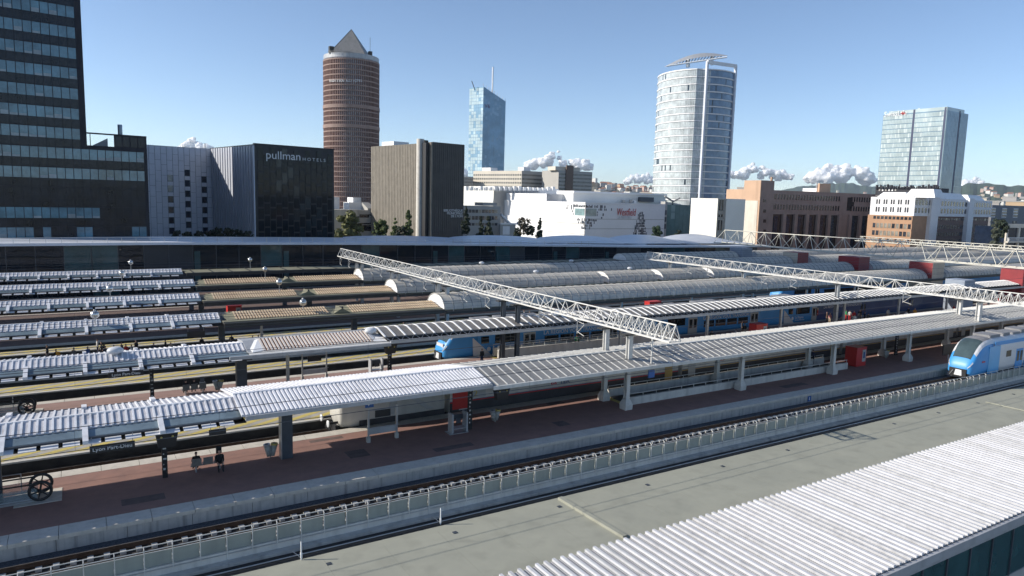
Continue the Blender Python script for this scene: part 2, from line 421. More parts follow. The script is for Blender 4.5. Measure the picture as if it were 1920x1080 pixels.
# ------------------------------------------------------------------ annex roof in the foreground
an = thing('annex_building', 'low annex with flat grey roof and white ribbed metal roof in the foreground', 'building', (40, 28, -9))
b = MB(); b.box(-30, 150, 19.75, 36.38, -8.98, -1.5); b.build('roof_deck', M_roofgrey, an)
for k in range(14): pbox('roof_drain', 3 + k*7.3, 3.25 + k*7.3, 34.2, 34.45, -1.498, -1.47, M_darkcol, an)
b = MB(); b.box(-30, 150, 35.5, 36.37, -1.497, -1.485); b.build('shaded_gutter', M_black, an)  # gutter strip painted black for the shade below the parapet
M_lap = mat('lap_seam', (.24, .243, .2), .85, 0, .2, .8)
for k in range(-3, 26):                                    # membrane lap joints
    pbox('lap_joint', k*3.3 + .4, k*3.3 + .415, 28.5, 34.9, -1.5, -1.496, M_lap, an)
b = MB(); b.prism([(28.45, -1.49), (28.45, -1.2), (28.4, -1.17), (19.4, -1.23), (19.3, -1.55)], 8, 150)
wr = b.build('metal_roof', mat('roof_trough_shaded', (.25, .255, .265), .45, 0, .1, .7, stain=.3), an)  # grey trough colour stands in for shadow between the ribs
rib = MB(); rib.prism([(28.5, -1.17), (28.5, -1.03), (19.35, -1.09), (19.35, -1.23)], -.085, .085)
rib3 = [rib.mesh('roof_rib', m_) for m_ in (M_ribw, mat('roof_rib_dull', (.53, .53, .535), .5, 0, .08, .9, stain=.35), mat('roof_rib_fresh', (.62, .62, .635), .42, 0, .05, .9, stain=.15))]
k = 8.2
while k < 128:
    o = bpy.data.objects.new('roof_rib', random.choice(rib3)); link(o, wr); o.location = Vector((k + random.uniform(-.008, .008), 0, random.uniform(-.006, .006))) - wloc(wr); k += .535
b = MB(); k = 8.2 + .18
while k < 128:
    for s in (0, .175): b.prism([(28.44, -1.171), (28.44, -1.14), (19.4, -1.20), (19.4, -1.231)], k + s - .022, k + s + .022)
    k += .535
b.build('minor_ribs', mat('roof_rib_minor', (.40, .40, .41), .5, 0, .1, .9), wr, kind='stuff')
for v_ in (25.4, 22.3): pbox('lap_line', 8, 150, v_, v_ + .05, -1.2, -1.155 - (28.4 - v_)*.0067, M_fascia, wr)
b = MB(); b.box(8, 150, 19.1, 19.32, -1.72, -1.26); b.build('gutter', M_fascia, an)
b = MB(); b.box(8, 150, 19.33, 19.74, -2.1, -1.501); b.build('soffit', M_fascia, an)
M_annexglass = glass('annex_glass', (.03, .085, .085), .05, .25, .4)
for k in range(8, 60):
    pbox('window_pane', 8 + (k - 8)*2.6 + .1, 8 + (k - 7)*2.6 - .02, 19.56, 19.6, -5.4, -2.1, M_annexglass, an)
    pbox('mullion', 8 + (k - 8)*2.6 - .06, 8 + (k - 8)*2.6 + .06, 19.48, 19.7, -5.4, -2.09, M_darkcol, an)
b = MB(); b.box(8, 150, 19.5, 19.74, -8.98, -5.4); b.build('base_wall', M_conc, an)
p, q = G(1050, 935, -1.46), G(1172, 1008, -1.46)
d = (q - p).normalized(); n_ = Vector((-d.y, d.x, 0))*.16
tr = MB(); tr.hexa([p - n_ + Vector((0, 0, -.04)), q - n_ + Vector((0, 0, -.04)), q + n_ + Vector((0, 0, -.04)), p + n_ + Vector((0, 0, -.04)),
                    p - n_ + Vector((0, 0, .13)), q - n_ + Vector((0, 0, .13)), q + n_ + Vector((0, 0, .13)), p + n_ + Vector((0, 0, .13))])
o = tr.build('cable_duct', M_roofgrey); tag(o, 'raised grey cable duct crossing the flat roof in the foreground', 'duct')
p, q = G(1850, 755, -1.46), G(1925, 772, -1.46)
tr = MB(); n_ = Vector((.0, .1, 0)); 
tr.hexa([p - n_, q - n_, q + n_, p + n_, p - n_ + Vector((0, 0, .1)), q - n_ + Vector((0, 0, .1)), q + n_ + Vector((0, 0, .1)), p + n_ + Vector((0, 0, .1))])
o = tr.build('roof_duct', M_roofgrey); tag(o, 'low grey duct at the far right end of the flat roof', 'duct')
b = MB(); b.box(-60, 300, -40, 19.4, -8.99, -8.9)
M_pave = mat('forecourt', (.20, .21, .205), .9, 0, c2=(.15, .16, .16), scale=.3)
b.build('forecourt_pavement', M_pave, kind='structure')

# ------------------------------------------------------------------ canopies
def sheet(prof, u0, u1, m, name, parent, th=.06):          # thin folded sheet along the platform
    b = MB(); up = prof; dn = [(y, z - th) for y, z in reversed(prof)]
    b.prism(up + dn, u0, u1); return b.build(name, m, parent)
def rib_mesh(prof, w, h, m, name):                          # standing rib following a folded profile
    b = MB(); b.prism([(y, z + h) for y, z in prof] + [(y, z - .01) for y, z in reversed(prof)], -w/2, w/2)
    return b.mesh(name, m)
def ribs(me, name, u0, u1, step, parent, jitter=0.):
    k = u0; out = []
    while k <= u1 + 1e-6:
        o = bpy.data.objects.new(name, me); link(o, parent); o.location = Vector((k + random.uniform(-jitter, jitter), 0, random.uniform(-jitter, jitter)*.3)) - wloc(parent)
        k += step; out.append(o)
    return out
ORD = ['nearest', 'second', 'third', 'fourth', 'fifth', 'sixth']
def open_canopy(ci, u0, u1, step, lab):
    c = C[ci]; t = thing('ribbed_canopy', lab, 'canopy', ((u0 + u1)/2, c, 0), 'ribbed white canopies over the left platform ends')
    D0 = (0, -.19, -.09, 0, 0, 0)[ci]
    near = [(c - .06, 4.58), (c - 1.45, 4.2)]; far = [(c + .06, 4.58), (c + 3.7, 3.98)]
    sheet(near, u0, u1, M_trough, 'near_slope', t); sheet(far, u0, u1, M_trough, 'far_slope', t)
    ribs(rib_mesh(near, .10, .06, M_white, 'rib'), 'rib', u0 + .1, u1 - .05, step, t)
    ribs(rib_mesh(far, .10, .06, M_white, 'far_rib'), 'rib', u0 + .1, u1 - .05, step, t)
    pbox('ridge_beam', u0, u1, c - .09, c + .09, 4.5, 4.645, M_white, t)
    sheet([(c - 1.5, 4.13), (c - 2.2, 3.93)], u0, u1, M_glassstrip, 'glass_strip', t)
    pbox('gutter_pipe', u0, u1 - .3, c - 2.46, c - 2.36, 3.86, 3.95, M_darkcol, t)
    pbox('far_pipe', u0, u1, c + 3.75, c + 3.85, 3.92, 4.0, M_darkcol, t)
    sm = rib_mesh([(c - 2.3, 3.76), (c - 2.78, 3.68)], step*2.2, .03, M_white, 'slat')
    ribs(sm, 'slat', u0 + .5, u1 - 1., step*2.75, t)
    k = u1 - 4.65
    while k > u0:
        b = MB(); b.prism([(c - 1.25, 4.36), (c - 2.85, 3.9), (c - 2.85, 3.7), (c - 2.2, 3.75), (c - 1.25, 4.08)], k - .14, k + .14); b.build('bracket', M_white, t)
        b = MB(); b.prism([(c + 2.6, 4.34), (c + 3.95, 4.14), (c + 3.95, 3.98), (c + 2.6, 4.10)], k - .14, k + .14); b.build('bracket', M_white, t)
        k -= 3.77
    b = MB(); b.box(u0, u1, c - .3, c + .3, 3.72, 4.12); b.build('spine_beam', M_darkbeam, t)
    k = u0 + 2.5
    b = MB(); b.prism([(c - 2.35, 3.62), (c - .35, 3.62), (c - .35, 3.45), (c - 2.35, 3.55)], u0, u1); b.build('soffit', M_darkbeam, t)
    t.location.z += D0
    return t
def posts(ci, us, m, parent_label, w=.2, pair=False, base=True, cat='column', z1=3.75, name='canopy_column', grp=None):
    pass
Z_ = lambda i: ORD[i] + ' platform'
for ci, ue, st in ((0, 8.35, .36), (1, 12.3, .38), (2, 12.6, .45), (3, 12.9, .45), (4, 14.3, .45), (5, 14.6, .5)):
    open_canopy(ci, -24 if ci < 3 else -27, ue, st, f'ribbed white metal canopy over the left end of the {Z_(ci)} from the viewer')

# nearest platform: white corrugated part, then grey sheets with pale standing seams
c = C[0]
prof_w = [(51.0, 3.98), (c + .15, 4.74), (43.6, 4.16)]
t = thing('corrugated_canopy', 'bright white corrugated canopy roof over the nearest platform', 'canopy', (17, c, 0))
sheet(prof_w, 8.0, 25.3, M_trough, 'roof_sheet', t, .08)
for o in ribs(rib_mesh(prof_w[1:], .13, .05, M_white, 'rib'), 'rib', 8.06, 25.25, .268, t): pass
ribs(rib_mesh(prof_w[:2], .13, .05, M_white, 'far_rib'), 'rib', 8.06, 25.25, .268, t)
pbox('ridge_cap', 8.0, 25.3, c + .03, c + .27, 4.73, 4.80, M_white, t)
pbox('fascia', 8.2, 25.3, 43.42, 43.58, 3.86, 4.13, M_fascia, t)
pbox('far_fascia', 8.2, 25.3, 51.02, 51.14, 3.7, 3.95, M_fascia, t)
b = MB(); b.prism([(50.9, 3.75), (50.9, 3.85), (c + .15, 4.5), (43.7, 3.98), (43.7, 3.9), (c, 4.0)], 8.2, 25.25); b.build('underside', M_darkbeam, t)
prof_g = [(51.0, 3.98), (c + .15, 4.72), (43.45, 4.0)]
t = thing('seamed_canopy', 'long grey canopy roof with pale standing seams over the nearest platform', 'canopy', (80, c, 0))
sheet(prof_g, 25.32, 150, M_greyroof, 'roof_sheet', t, .08)
ribs(rib_mesh(prof_g[1:], .10, .035, M_pale, 'seam'), 'seam', 25.8, 128, .77, t)
ribs(rib_mesh(prof_g[:2], .10, .035, M_pale, 'far_seam'), 'seam', 25.8, 128, .77, t)
pbox('ridge_cap', 25.32, 150, c + .03, c + .28, 4.705, 4.775, M_pale, t)
pbox('fascia', 25.32, 150, 43.27, 43.43, 3.72, 3.99, M_pale, t)
pbox('far_fascia', 25.32, 150, 51.02, 51.14, 3.7, 3.96, M_fascia, t)
b = MB(); b.prism([(50.9, 3.75), (50.9, 3.84), (c + .15, 4.48), (43.6, 3.86), (43.6, 3.78), (c, 3.95)], 25.4, 150); b.build('underside', M_darkbeam, t)
bar('ridge_wire', (26, 45.1, 4.5), (128, 45.1, 4.5), .012, M_darkcol, t)

# second platform: pale ribs on brown sheet, then sheds of grey sheet between white ribs
c = C[1]
prof = [(c + 2.6, 4.3), (c + .9, 4.62), (c - .9, 4.62 - .08), (c - 2.3, 4.06)]
t = thing('corrugated_canopy', 'canopy of pale ribs over brown sheet on the second platform', 'canopy', (18, c, 0))
sheet([(c + .2, 4.60), (c - 2.1, 4.02)], 13.3, 23.2, M_brownbase, 'roof_sheet', t)
ribs(rib_mesh([(c + .2, 4.60), (c - 2.1, 4.02)], .15, .07, M_pinkrib, 'rib'), 'rib', 13.4, 23.1, .31, t)
sheet([(c + 3.4, 4.12), (c + .25, 4.66)], 13.3, 23.4, M_fascia, 'far_slope', t)
b = MB(); b.prism([(c - 2.6, 3.98), (c - 2.6, 3.9), (c + 2.5, 4.2), (c + 2.5, 4.3), (c + .25, 4.55), (c - 2.1, 3.99)], 12.0, 23.6); b.build('underside', M_fascia, t)
b = MB(); b.hexa([(12.3, c - 2.5, 4.0), (13.3, c - 2.1, 4.03), (13.3, c + .2, 4.6), (12.3, c + .2, 4.3), (12.3, c - 2.5, 4.02), (13.3, c - 2.1, 4.06), (13.3, c + .2, 4.63), (12.3, c + .2, 4.33)]); b.build('hip_flashing', M_white2, t)
b = MB(); b.hexa([(23.2, c - 2.1, 4.03), (24.4, c - 2.5, 4.0), (24.4, c + .2, 4.3), (23.2, c + .2, 4.6), (23.2, c - 2.1, 4.06), (24.4, c - 2.5, 4.03), (24.4, c + .2, 4.34), (23.2, c + .2, 4.64)]); b.build('hip_flashing', M_white2, t)
pbox('fascia', 10.3, 24.4, c - 3.5, c - 3.3, 3.72, 4.0, M_fascia, t)
sheet([(c - 2.2, 4.0), (c - 3.3, 3.97)], 12, 24.4, M_pale, 'gutter', t)
prof_s = [(c + 3.4, 4.18), (c + .6, 4.84), (c - .2, 4.84), (c - 2.25, 4.36)]
t = thing('shed_canopy', 'long canopy of grey sheet bays between white ribs on the second platform', 'canopy', (90, c, 0))
sheet(prof_s, 24.2, 240, M_greyroof2, 'roof_sheet', t)
ribs(rib_mesh(prof_s, .15, .07, M_white2, 'rib'), 'rib', 24.3, 190, 1.02, t)
pbox('fascia', 24.4, 240, c - 3.45, c - 3.25, 3.92, 4.2, M_fascia, t)
pbox('gutter', 24.4, 240, c - 3.25, c - 2.5, 3.9, 3.96, M_fascia, t)
b = MB(); b.prism([(c - 2.5, 3.96), (c - 2.5, 3.86), (c + 3.3, 3.98), (c + 3.3, 4.1), (c + .6, 4.74), (c - .2, 4.74)], 24.4, 240); b.build('underside', M_darkbeam, t)
pm = MB()
k = 24.3
while k < 110: pm.tube((k, c - 2.2, 4.33), (k + .45, c - 2.6, 3.98), .03, 5); pm.tube((k + .9, c - 2.2, 4.33), (k + .45, c - 2.6, 3.98), .03, 5); k += 1.02
pm.build('eave_struts', M_steel, t, kind='stuff')

# further platforms: tan tiled hips, then vaults
def tan_canopy(ci, u0, um, u1):
    c = C[ci]; t = thing('tiled_canopy', f'tan ribbed tile canopy with hipped ends over the {Z_(ci)} from the viewer', 'canopy', (um, c, 0), 'tan tiled canopies')
    pr = [(c + .1, 4.5), (c - 2.1, 4.02)]; pf = [(c + 2.3, 4.2), (c + .1, 4.5)]
    for a0, a1 in ((u0 + .8, um - 1.3), (um + 1.3, u1)):
        sheet(pr, a0, a1, M_tanbase, 'roof_sheet', t); sheet(pf, a0 - .4, a1, M_olive, 'far_slope', t)
        ribs(rib_mesh(pr, .15, .075, M_tan, 'tile_rib'), 'tile_rib', a0 + .1, a1 - .05, .30 if ci < 4 else .36, t)
        for s, e in ((-1, a0), (1, a1)):
            if e == u1: continue
            b = MB(); b.hexa([(e, c - 2.1, 4.0), (e + s*.9, c - 2.4, 3.98), (e + s*1.1, c + .1, 4.2), (e, c + .1, 4.47), (e, c - 2.1, 4.03), (e + s*.9, c - 2.4, 4.0), (e + s*1.1, c + .1, 4.24), (e, c + .1, 4.52)]); b.build('hip', M_olive, t)
    b = MB(); v0 = [(um - 1.0, c - 2.3, 4.03), (um + 1.0, c - 2.3, 4.03), (um, c - 2.35, 4.62), (um, c + .1, 4.62)]
    b.face([v0[0], v0[1], v0[2]]); b.face([v0[0], v0[2], v0[3]]); b.face([v0[1], v0[3], v0[2]]); b.build('gablet', M_olive, t)
    pbox('finial', um - .09, um + .09, c - 2.4, c - 2.2, 4.6, 4.78, M_darkbeam, t)
    pbox('gutter', u0 - .6, u1, c - 3.0, c - 2.1, 3.93, 3.99, M_olive, t)
    pbox('fascia', u0 - .6, u1, c - 3.6, c - 3.42, 3.42, 3.9, M_darkbeam, t)
    pbox('soffit', u0 - .6, u1, c - 3.42, c + 3.4, 3.78, 3.92, M_darkbeam, t)
    return t
tan_canopy(2, 13.3, 25.6, 38.0); tan_canopy(3, 13.6, 26.2, 38.4); tan_canopy(4, 14.9, 27.5, 39.0)
# sixth platform: plain dark flat canopy
t = thing('flat_canopy', 'dark flat canopy over the sixth platform in front of the station hall', 'canopy', (60, C[5], 0))
pbox('roof_sheet', 15, 108, C[5] - 3, C[5] + 2.6, 4.02, 4.14, M_olive, t); pbox('fascia', 15, 108, C[5] - 3.2, C[5] - 3.01, 3.7, 4.12, M_darkbeam, t)
for k in range(16, 108, 3): pbox('purlin', k, k + .2, C[5] - 3, C[5] + 2.6, 4.14, 4.22, M_darkbeam, t)
def vault(ci, u0, u1, gaps, lab, step=1.32):
    c = C[ci] - .55; r = 2.55; z0 = 3.75; h = 1.78
    t = thing('vaulted_canopy', lab, 'canopy', ((u0 + u1)/2, c, 0), 'barrel vaulted platform canopies')
    arc = [(c - r*math.cos(math.pi*k/14), z0 + h*math.sin(math.pi*k/14)) for k in range(15)]
    def shell(a0, a1):
        b = MB(); inner = [(c - (r - .06)*math.cos(math.pi*k/14), z0 + (h - .06)*math.sin(math.pi*k/14)) for k in range(14, -1, -1)]
        b.prism(arc + inner, a0, a1); b.build('vault_shell', M_vault, t, smooth=False)
    rm = MB(); out = [(c - (r + .05)*math.cos(math.pi*k/14), z0 + (h + .05)*math.sin(math.pi*k/14)) for k in range(15)]
    inn = [(c - (r - .02)*math.cos(math.pi*k/14), z0 + (h - .02)*math.sin(math.pi*k/14)) for k in range(14, -1, -1)]
    rm.prism(out + inn, -.05, .05); rm = rm.mesh('vault_rib', M_vaultrib)
    edges = [u0] + [g for ga in gaps for g in ga] + [u1]
    for a0, a1 in zip(edges[::2], edges[1::2]):
        shell(a0, a1)
        k = a0 + .03
        while k < min(a1, 175): 
            o = bpy.data.objects.new('vault_rib', rm); link(o, t); o.location = Vector((k, 0, 0)) - wloc(t); k += step
        b = MB(); i_ = [(y, z) for y, z in [(c - (r - .07)*math.cos(math.pi*k/14), z0 + (h - .07)*math.sin(math.pi*k/14)) for k in range(15)]]
        b.prism(i_, a0 + .05, a0 + .09); b.build('end_panel', M_white2, t)
    c0 = C[ci]
    pbox('gutter', u0, u1, c0 - 3.3, c0 - 3.0, 3.68, 3.78, M_olive, t)
    pbox('fascia', u0, u1, c0 - 3.75, c0 - 3.55, 3.32, 3.66, M_darkbeam, t)
    pbox('soffit', u0, u1, c0 - 3.54, c0 - 3.0, 3.6, 3.7, M_darkbeam, t); pbox('inner_beam', u0, u1, c0 + 2.1, c0 + 2.6, 3.6, 3.7, M_darkbeam, t)
    k = u0 + 1
    while k < min(u1, 120):
        bar('stanchion', (k, c0 - 3.6, 3.66), (k, c0 - 3.6, 4.15), .02, M_steel, t, 'box'); k += 2.64
    bar('safety_rail', (u0, c0 - 3.6, 4.15), (min(u1, 120), c0 - 3.6, 4.15), .015, M_steel, t)
    return t
vault(2, 38.2, 300, [(146.5, 153.5)], 'pale barrel vaulted canopy over the third platform, nearest of the vaults', 1.3)
vault(3, 38.6, 300, [(45.6, 46.3), (76.0, 77.2), (88.2, 89.6), (101.2, 102.6), (146.5, 153.5)], 'pale barrel vaulted canopy in several lengths over the fourth platform', 1.45)
vault(4, 39.2, 300, [(82.5, 84.0), (146.5, 153.5)], 'barrel vaulted canopy over the fifth platform, pale at its left end', 1.6)
vault(5, 108.5, 300, [(146.5, 153.5)], 'short stretch of vaulted canopy in the shade below the station hall roof', 1.8)

# ------------------------------------------------------------------ canopy columns
def col_plain(lab, u, v, w, m, grp, h=3.8, cap=True, nm='canopy_column', face=None):
    t = thing(nm, lab, 'column', (u, v, 0), grp)
    pbox('shaft', u - w/2, u + w/2, v - w*.42, v + w*.42, .0, h, m, t)
    if cap:
        pbox('cap_plate', u - w*.62, u + w*.62, v - w*.6, v + w*.6, h - .16, h - .02, m, t)
        pbox('base_plate', u - w*.6, u + w*.6, v - w*.55, v + w*.55, .002, .05, M_darkbeam, t)
    return t
def col_pedestal(lab, u, v, grp, h=3.95, m=M_pale):
    t = thing('canopy_column', lab, 'column', (u, v, 0), grp)
    b = MB()
    for s in (-1, 1): b.box(u - .19, u + .19, v + s*.17 - .03, v + s*.17 + .03, .85, h)
    b.box(u - .04, u + .04, v - .139, v + .139, .85, h); b.build('shaft', m, t)
    b = MB(); q = lambda w, z: [(u - w, v - w, z), (u + w, v - w, z), (u + w, v + w, z), (u - w, v + w, z)]
    b.loft([q(.38, .0), q(.40, .45), q(.3, .7), q(.21, .88)]); b.build('pedestal', M_conc_l, t)
    return t
NTH = ['zeroth', 'first', 'second', 'third', 'fourth', 'fifth', 'sixth', 'seventh', 'eighth', 'ninth', 'tenth', 'eleventh', 'twelfth']
ug = [39.35 + 14.2*k for k in range(0, 6)]
for k, u in enumerate(ug):
    for v, sd in ((44.9, 'near'), (47.9, 'far')):
        if k == 0:
            lab = f'pale pedestal column under the end of the left truss gantry, {sd} one of its pair'
        else:
            lab = f'pale pedestal column of the nearest platform, {sd} row, {NTH[k]} to the right of the gantry pair'
        col_pedestal(lab, u, v, 'pale pedestal columns of the nearest platform')
big = thing('canopy_column', 'wide dark steel column standing on the nearest platform beside a twin bin', 'column', (11.3, 46.6, 0))
pbox('shaft', 10.95, 11.68, 46.3, 46.9, 0, 3.9, M_darkcol, big); pbox('cap_plate', 10.8, 11.84, 46.2, 47.0, 3.72, 3.88, M_darkcol, big)
pbox('edge_strip', 10.93, 10.97, 46.25, 46.95, 0, 3.7, M_steel, big)
col_plain('dark column at the left edge of the nearest platform', -4.35, 46.5, .5, M_darkcol, 'dark canopy columns')
labs2 = {12.0: 'wide dark column on the second platform beside a twin bin', 16.15: 'slim pale post on the second platform right of the wide dark column', 4.7: 'dark column with sign arms on the second platform near the left'}
col_plain(labs2[12.0], 11.85, C[1] + .2, .85, M_darkcol, 'dark canopy columns', 3.9)
col_plain(labs2[16.15], 15.9, C[1] + .3, .26, M_steel, 'slim pale posts', 4.0, False)
for ci, us in ((2, (13.0, 17.2, 27.9)), (3, (13.2, 27.0)), (4, (14.0, 27.5))):
    for u in us:
        col_plain(f'{"slim pale post" if u == 17.2 else "dark column"} on the {Z_(ci)} from the viewer, {"left" if u < 15 else ("middle" if u < 20 else "right")} one', u, C[ci] + .3, .26 if u == 17.2 else .6, M_steel if u == 17.2 else M_darkcol, 'dark canopy columns' if u != 17.2 else None, 3.8)
for k in range(12):
    for ci in (1, 2):
        u = 53.5 + 14.2*k
        if u > 150: break
        col_plain(f'grey canopy column on the {Z_(ci)}, {NTH[k + 1]} to the right of the left truss gantry', u, C[ci] - 1.6, .32, M_steel, 'grey canopy columns', 3.9)

# ------------------------------------------------------------------ truss gantries spanning the platforms
def truss(lab, uc, v0, v1, zt, zb, hw, step, rc, rd, dense, m, wide_from=None):
    t = thing('truss_gantry', lab, 'gantry', (uc, v0, 0), 'truss gantries across the tracks')
    bar('top_chord', (uc, v0, zt), (uc, v1, zt), rc, m, t, 'cyl')
    for s in (-1, 1): bar('bottom_chord', (uc + s*hw, v0, zb), (uc + s*hw, v1, zb), rc*1.15, m, t, 'box')
    v = v0; i = 0
    while v < v1 - .1:
        st = step/2 if v < dense else step
        w = min(v + st, v1)
        for s in (-1, 1):
            bar('post', (uc, v, zt), (uc + s*hw, v, zb), rd, m, t, 'box')
            a, bb = ((v, w) if i % 2 == 0 else (w, v))
            bar('diagonal', (uc, a, zt), (uc + s*hw, bb, zb), rd*.8, m, t, 'box')
            if v < dense: bar('diagonal', (uc, bb, zt), (uc + s*hw, a, zb), rd*.6, m, t, 'box')
        bar('cross_tie', (uc - hw, v, zb), (uc + hw, v, zb), rd, m, t, 'box')
        v = w; i += 1
    for s in (-1, 1): bar('end_post', (uc, v1, zt), (uc + s*hw, v1, zb), rd, m, t, 'box')
    return t
M_truss = mat('truss_paint', (.62, .61, .575), .5, .0, .08, .6, stain=.2)
g1 = truss('white triangular truss gantry ending over the nearest platform, left of the three', 40.15, 40.35, 124, 7.95, 6.62, .58, 1.76, .062, .03, 47.5, M_truss)
g2 = truss('white triangular truss gantry at the right that reaches out of the frame', 94.7, 37.0, 104, 8.0, 6.65, .58, 1.76, .062, .03, 47.5, M_truss)
def truss3(lab, uc, v0, v1, zt, zb, hw, step, m):
    t = thing('truss_gantry', lab, 'gantry', (uc, v0, 0), 'truss gantries across the tracks')
    bar('top_chord', (uc, v0, zt), (uc, v1, zt), .115, m, t, 'cyl')
    for s in (-1, 1): bar('bottom_chord', (uc + s*hw, v0 - step/2, zb), (uc + s*hw, v1 + step/2, zb), .12, m, t, 'cyl')
    v = v0
    while v < v1 + .1:
        for s in (-1, 1):
            for e in (-1, 1):
                bar('diagonal', (uc, v, zt), (uc + s*hw, v + e*step/2, zb), .07, m, t, 'cyl6')
        bar('cross_tie', (uc - hw, v - step/2, zb), (uc + hw, v - step/2, zb), .08, m, t, 'cyl6')
        v += step
    return t
M_truss3 = mat('truss_paint_old', (.60, .58, .50), .5, 0, .12, .6, stain=.3)
g3 = truss3('large pale tubular truss gantry crossing the far right of the station', 150, 46.5, 134.5, 10.7, 7.25, 1.55, 4.4, M_truss3)
g4 = truss3('smaller tubular truss gantry behind the large one, in front of the white and brick building', 236, 92, 150, 7.7, 6.1, .8, 2.6, M_truss3)
def gantry_leg(u, v, z0, z1, m, lab, w=.36):
    t = thing('gantry_leg', lab, 'column', (u, v, z0), 'legs of the truss gantries')
    for s in (-1, 1): pbox('flange', u - w/2, u + w/2, v + s*w*.42 - .03, v + s*w*.42 + .03, z0, z1, m, t)
    pbox('web', u - .05, u + .05, v - w*.40, v + w*.40, z0, z1 - .01, m, t)
    pbox('head_plate', u - .8, u + .8, v - .35, v + .35, z1, z1 + .12, M_darkbeam, t)
legs1 = [(44.95, 4.3, M_truss), (48.05, 4.4, M_truss), (62.8, .01, M_darkcol), (65.8, .01, M_darkcol), (79.6, .01, M_steel), (82.4, .01, M_steel), (95.5, .01, M_steel), (98.1, .01, M_steel), (110.9, .01, M_steel), (113.5, .01, M_steel)]
for i, (v, z0, m) in enumerate(legs1):
    gantry_leg(39.45, v, z0 if z0 > 1 else 0, 6.42, m, f'leg of the left truss gantry on the {Z_(i//2)}, {"near" if i % 2 == 0 else "far"} one of the pair', .42)
for i, (v, z0) in enumerate(((43.7, 4.1), (45.95, 4.5), (62.9, 0), (80.2, 0), (97.4, 0))):
    gantry_leg(94.6, v, z0, 6.45, M_truss if v < 50 else M_steel, f'leg of the right truss gantry on the {["nearest platform, near one of the pair", "nearest platform, far one of the pair", "second platform", "third platform", "fourth platform"][i]}', .5)
for (u, v, g) in ((40.9, 43.75, 'left'), (95.4, 43.75, 'right')):
    t = thing('support_post', f'slim white post under the near end of the {g} truss gantry', 'post', (u, v, 0), 'slim posts at the gantry ends')
    bar('stem', (u, v, 4.05 if v > 43.4 else 0.0), (u, v, 6.45), .07, M_truss, t, 'cyl')
    pbox('head_plate', u - .3, u + .3, v - .2, v + .2, 6.45, 6.54, M_truss, t)
# service boxes on the platforms under the big gantry
def svc(u0, u1, v0, v1, z1, faces, lab):
    t = thing('service_tower', lab, 'tower', ((u0 + u1)/2, (v0 + v1)/2, 0), 'service towers under the big gantry')
    pbox('core', u0, u1, v0, v1, 0, z1, faces[0], t)
    k = 3.6
    while k < z1 - .05:
        pbox('cladding_board', u0 - .03, u0 - .001, v0, v1, k, min(k + .3, z1) - .02, faces[1], t)
        pbox('cladding_board', u0, u1, v0 - .03, v0 - .001, k, min(k + .3, z1) - .02, faces[2], t); k += .3
    return t
M_cream = mat('cream_panel', (.52, .47, .38), .7, 0, .1, .6)
M_bluebox = mat('pale_blue_panel', (.26, .30, .36), .6, 0, .1, .6)
svc(148.2, 152.4, 61.6, 65.4, 7.0, (M_red, M_red, M_red), 'red clad service tower on the second platform at the right edge of the picture')
svc(147.6, 152.0, 77.6, 82.4, 6.9, (M_cream, M_red, M_cream), 'red and cream service tower on the third platform under the big gantry')
svc(147.6, 151.6, 93.6, 98.6, 6.7, (M_red, M_red, M_red), 'dark red service tower on the fourth platform under the big gantry')
svc(147.6, 151.6, 109.3, 113.5, 6.5, (M_red, M_cream, M_red), 'dark red service tower with a pale top corner on the fifth platform')
svc(147.6, 151.6, 126.2, 130.2, 6.4, (M_bluebox, M_bluebox, M_bluebox), 'pale blue grey service tower on the sixth platform')
svc(130.5, 134, 63.0, 66.2, 5.6, (M_bluebox, M_bluebox, M_bluebox), 'grey plant box above the second platform canopy left of the red tower')
# ------------------------------------------------------------------ station hall
EAVE = [(-34, 8.2), (14, 8.17), (45.8, 7.83), (68.5, 7.43), (92.4, 6.95), (125.7, 6.24), (157.8, 5.87), (174, 5.8)]
def eave(u):
    for (a, za), (b_, zb) in zip(EAVE, EAVE[1:]):
        if u <= b_: return za + (zb - za)*(u - a)/(b_ - a)
    return EAVE[-1][1]
hall = thing('station_hall', 'long glazed station hall with white roof edge behind the platforms', 'building', (70, 145, -9))
M_hallglass = glass('hall_glass', (.008, .014, .022), .04, .35, .08, wav=.05, wscale=.5, spec=.28)
M_hallglass2 = glass('hall_glass_teal', (.035, .085, .095), .08, .3, .3, spec=.4)
M_halldark = mat('hall_dark_panel', (.011, .016, .026), .45, 0, .25, .3)
M_halledge = mat('hall_roof_edge', (.60, .63, .68), .4, 0, .06, .4)
M_hallroof = mat('hall_roof', (.52, .55, .60), .38, .1, .1, .12)
b = MB(); b.box(-34, 172, 141.4, 158, -8.95, 5.3); b.build('core', M_halldark, hall)
k = -34.; i = 0
while k < 170:
    z1 = eave(k + 4) - .42
    for (z0, z2) in ((-.9, 3.4), (3.46, z1)):
        teal = (i % 13 in (3, 8) and z0 > 0) or (i % 17 == 9)
        dark = i % 9 in (2, 3) and not teal
        pbox('glass_panel', k + .05, k + 3.95, 141.05 + random.uniform(0, .02), 141.12, z0, z2, M_hallglass2 if teal else (M_halldark if dark else M_hallglass), hall)
    pbox('mullion', k - .05, k + .05, 140.98, 141.15, -.9, z1, M_darkcol, hall)
    pbox('transom', k + .051, k + 3.949, 140.98, 141.15, 3.4, 3.46, M_darkcol, hall)
    if i % 4 == 1: pbox('fin_column', k + .2, k + 1.2, 140.7, 140.95, -.9, eave(k) - 1.6, M_hallglass2, hall)
    k += 4; i += 1
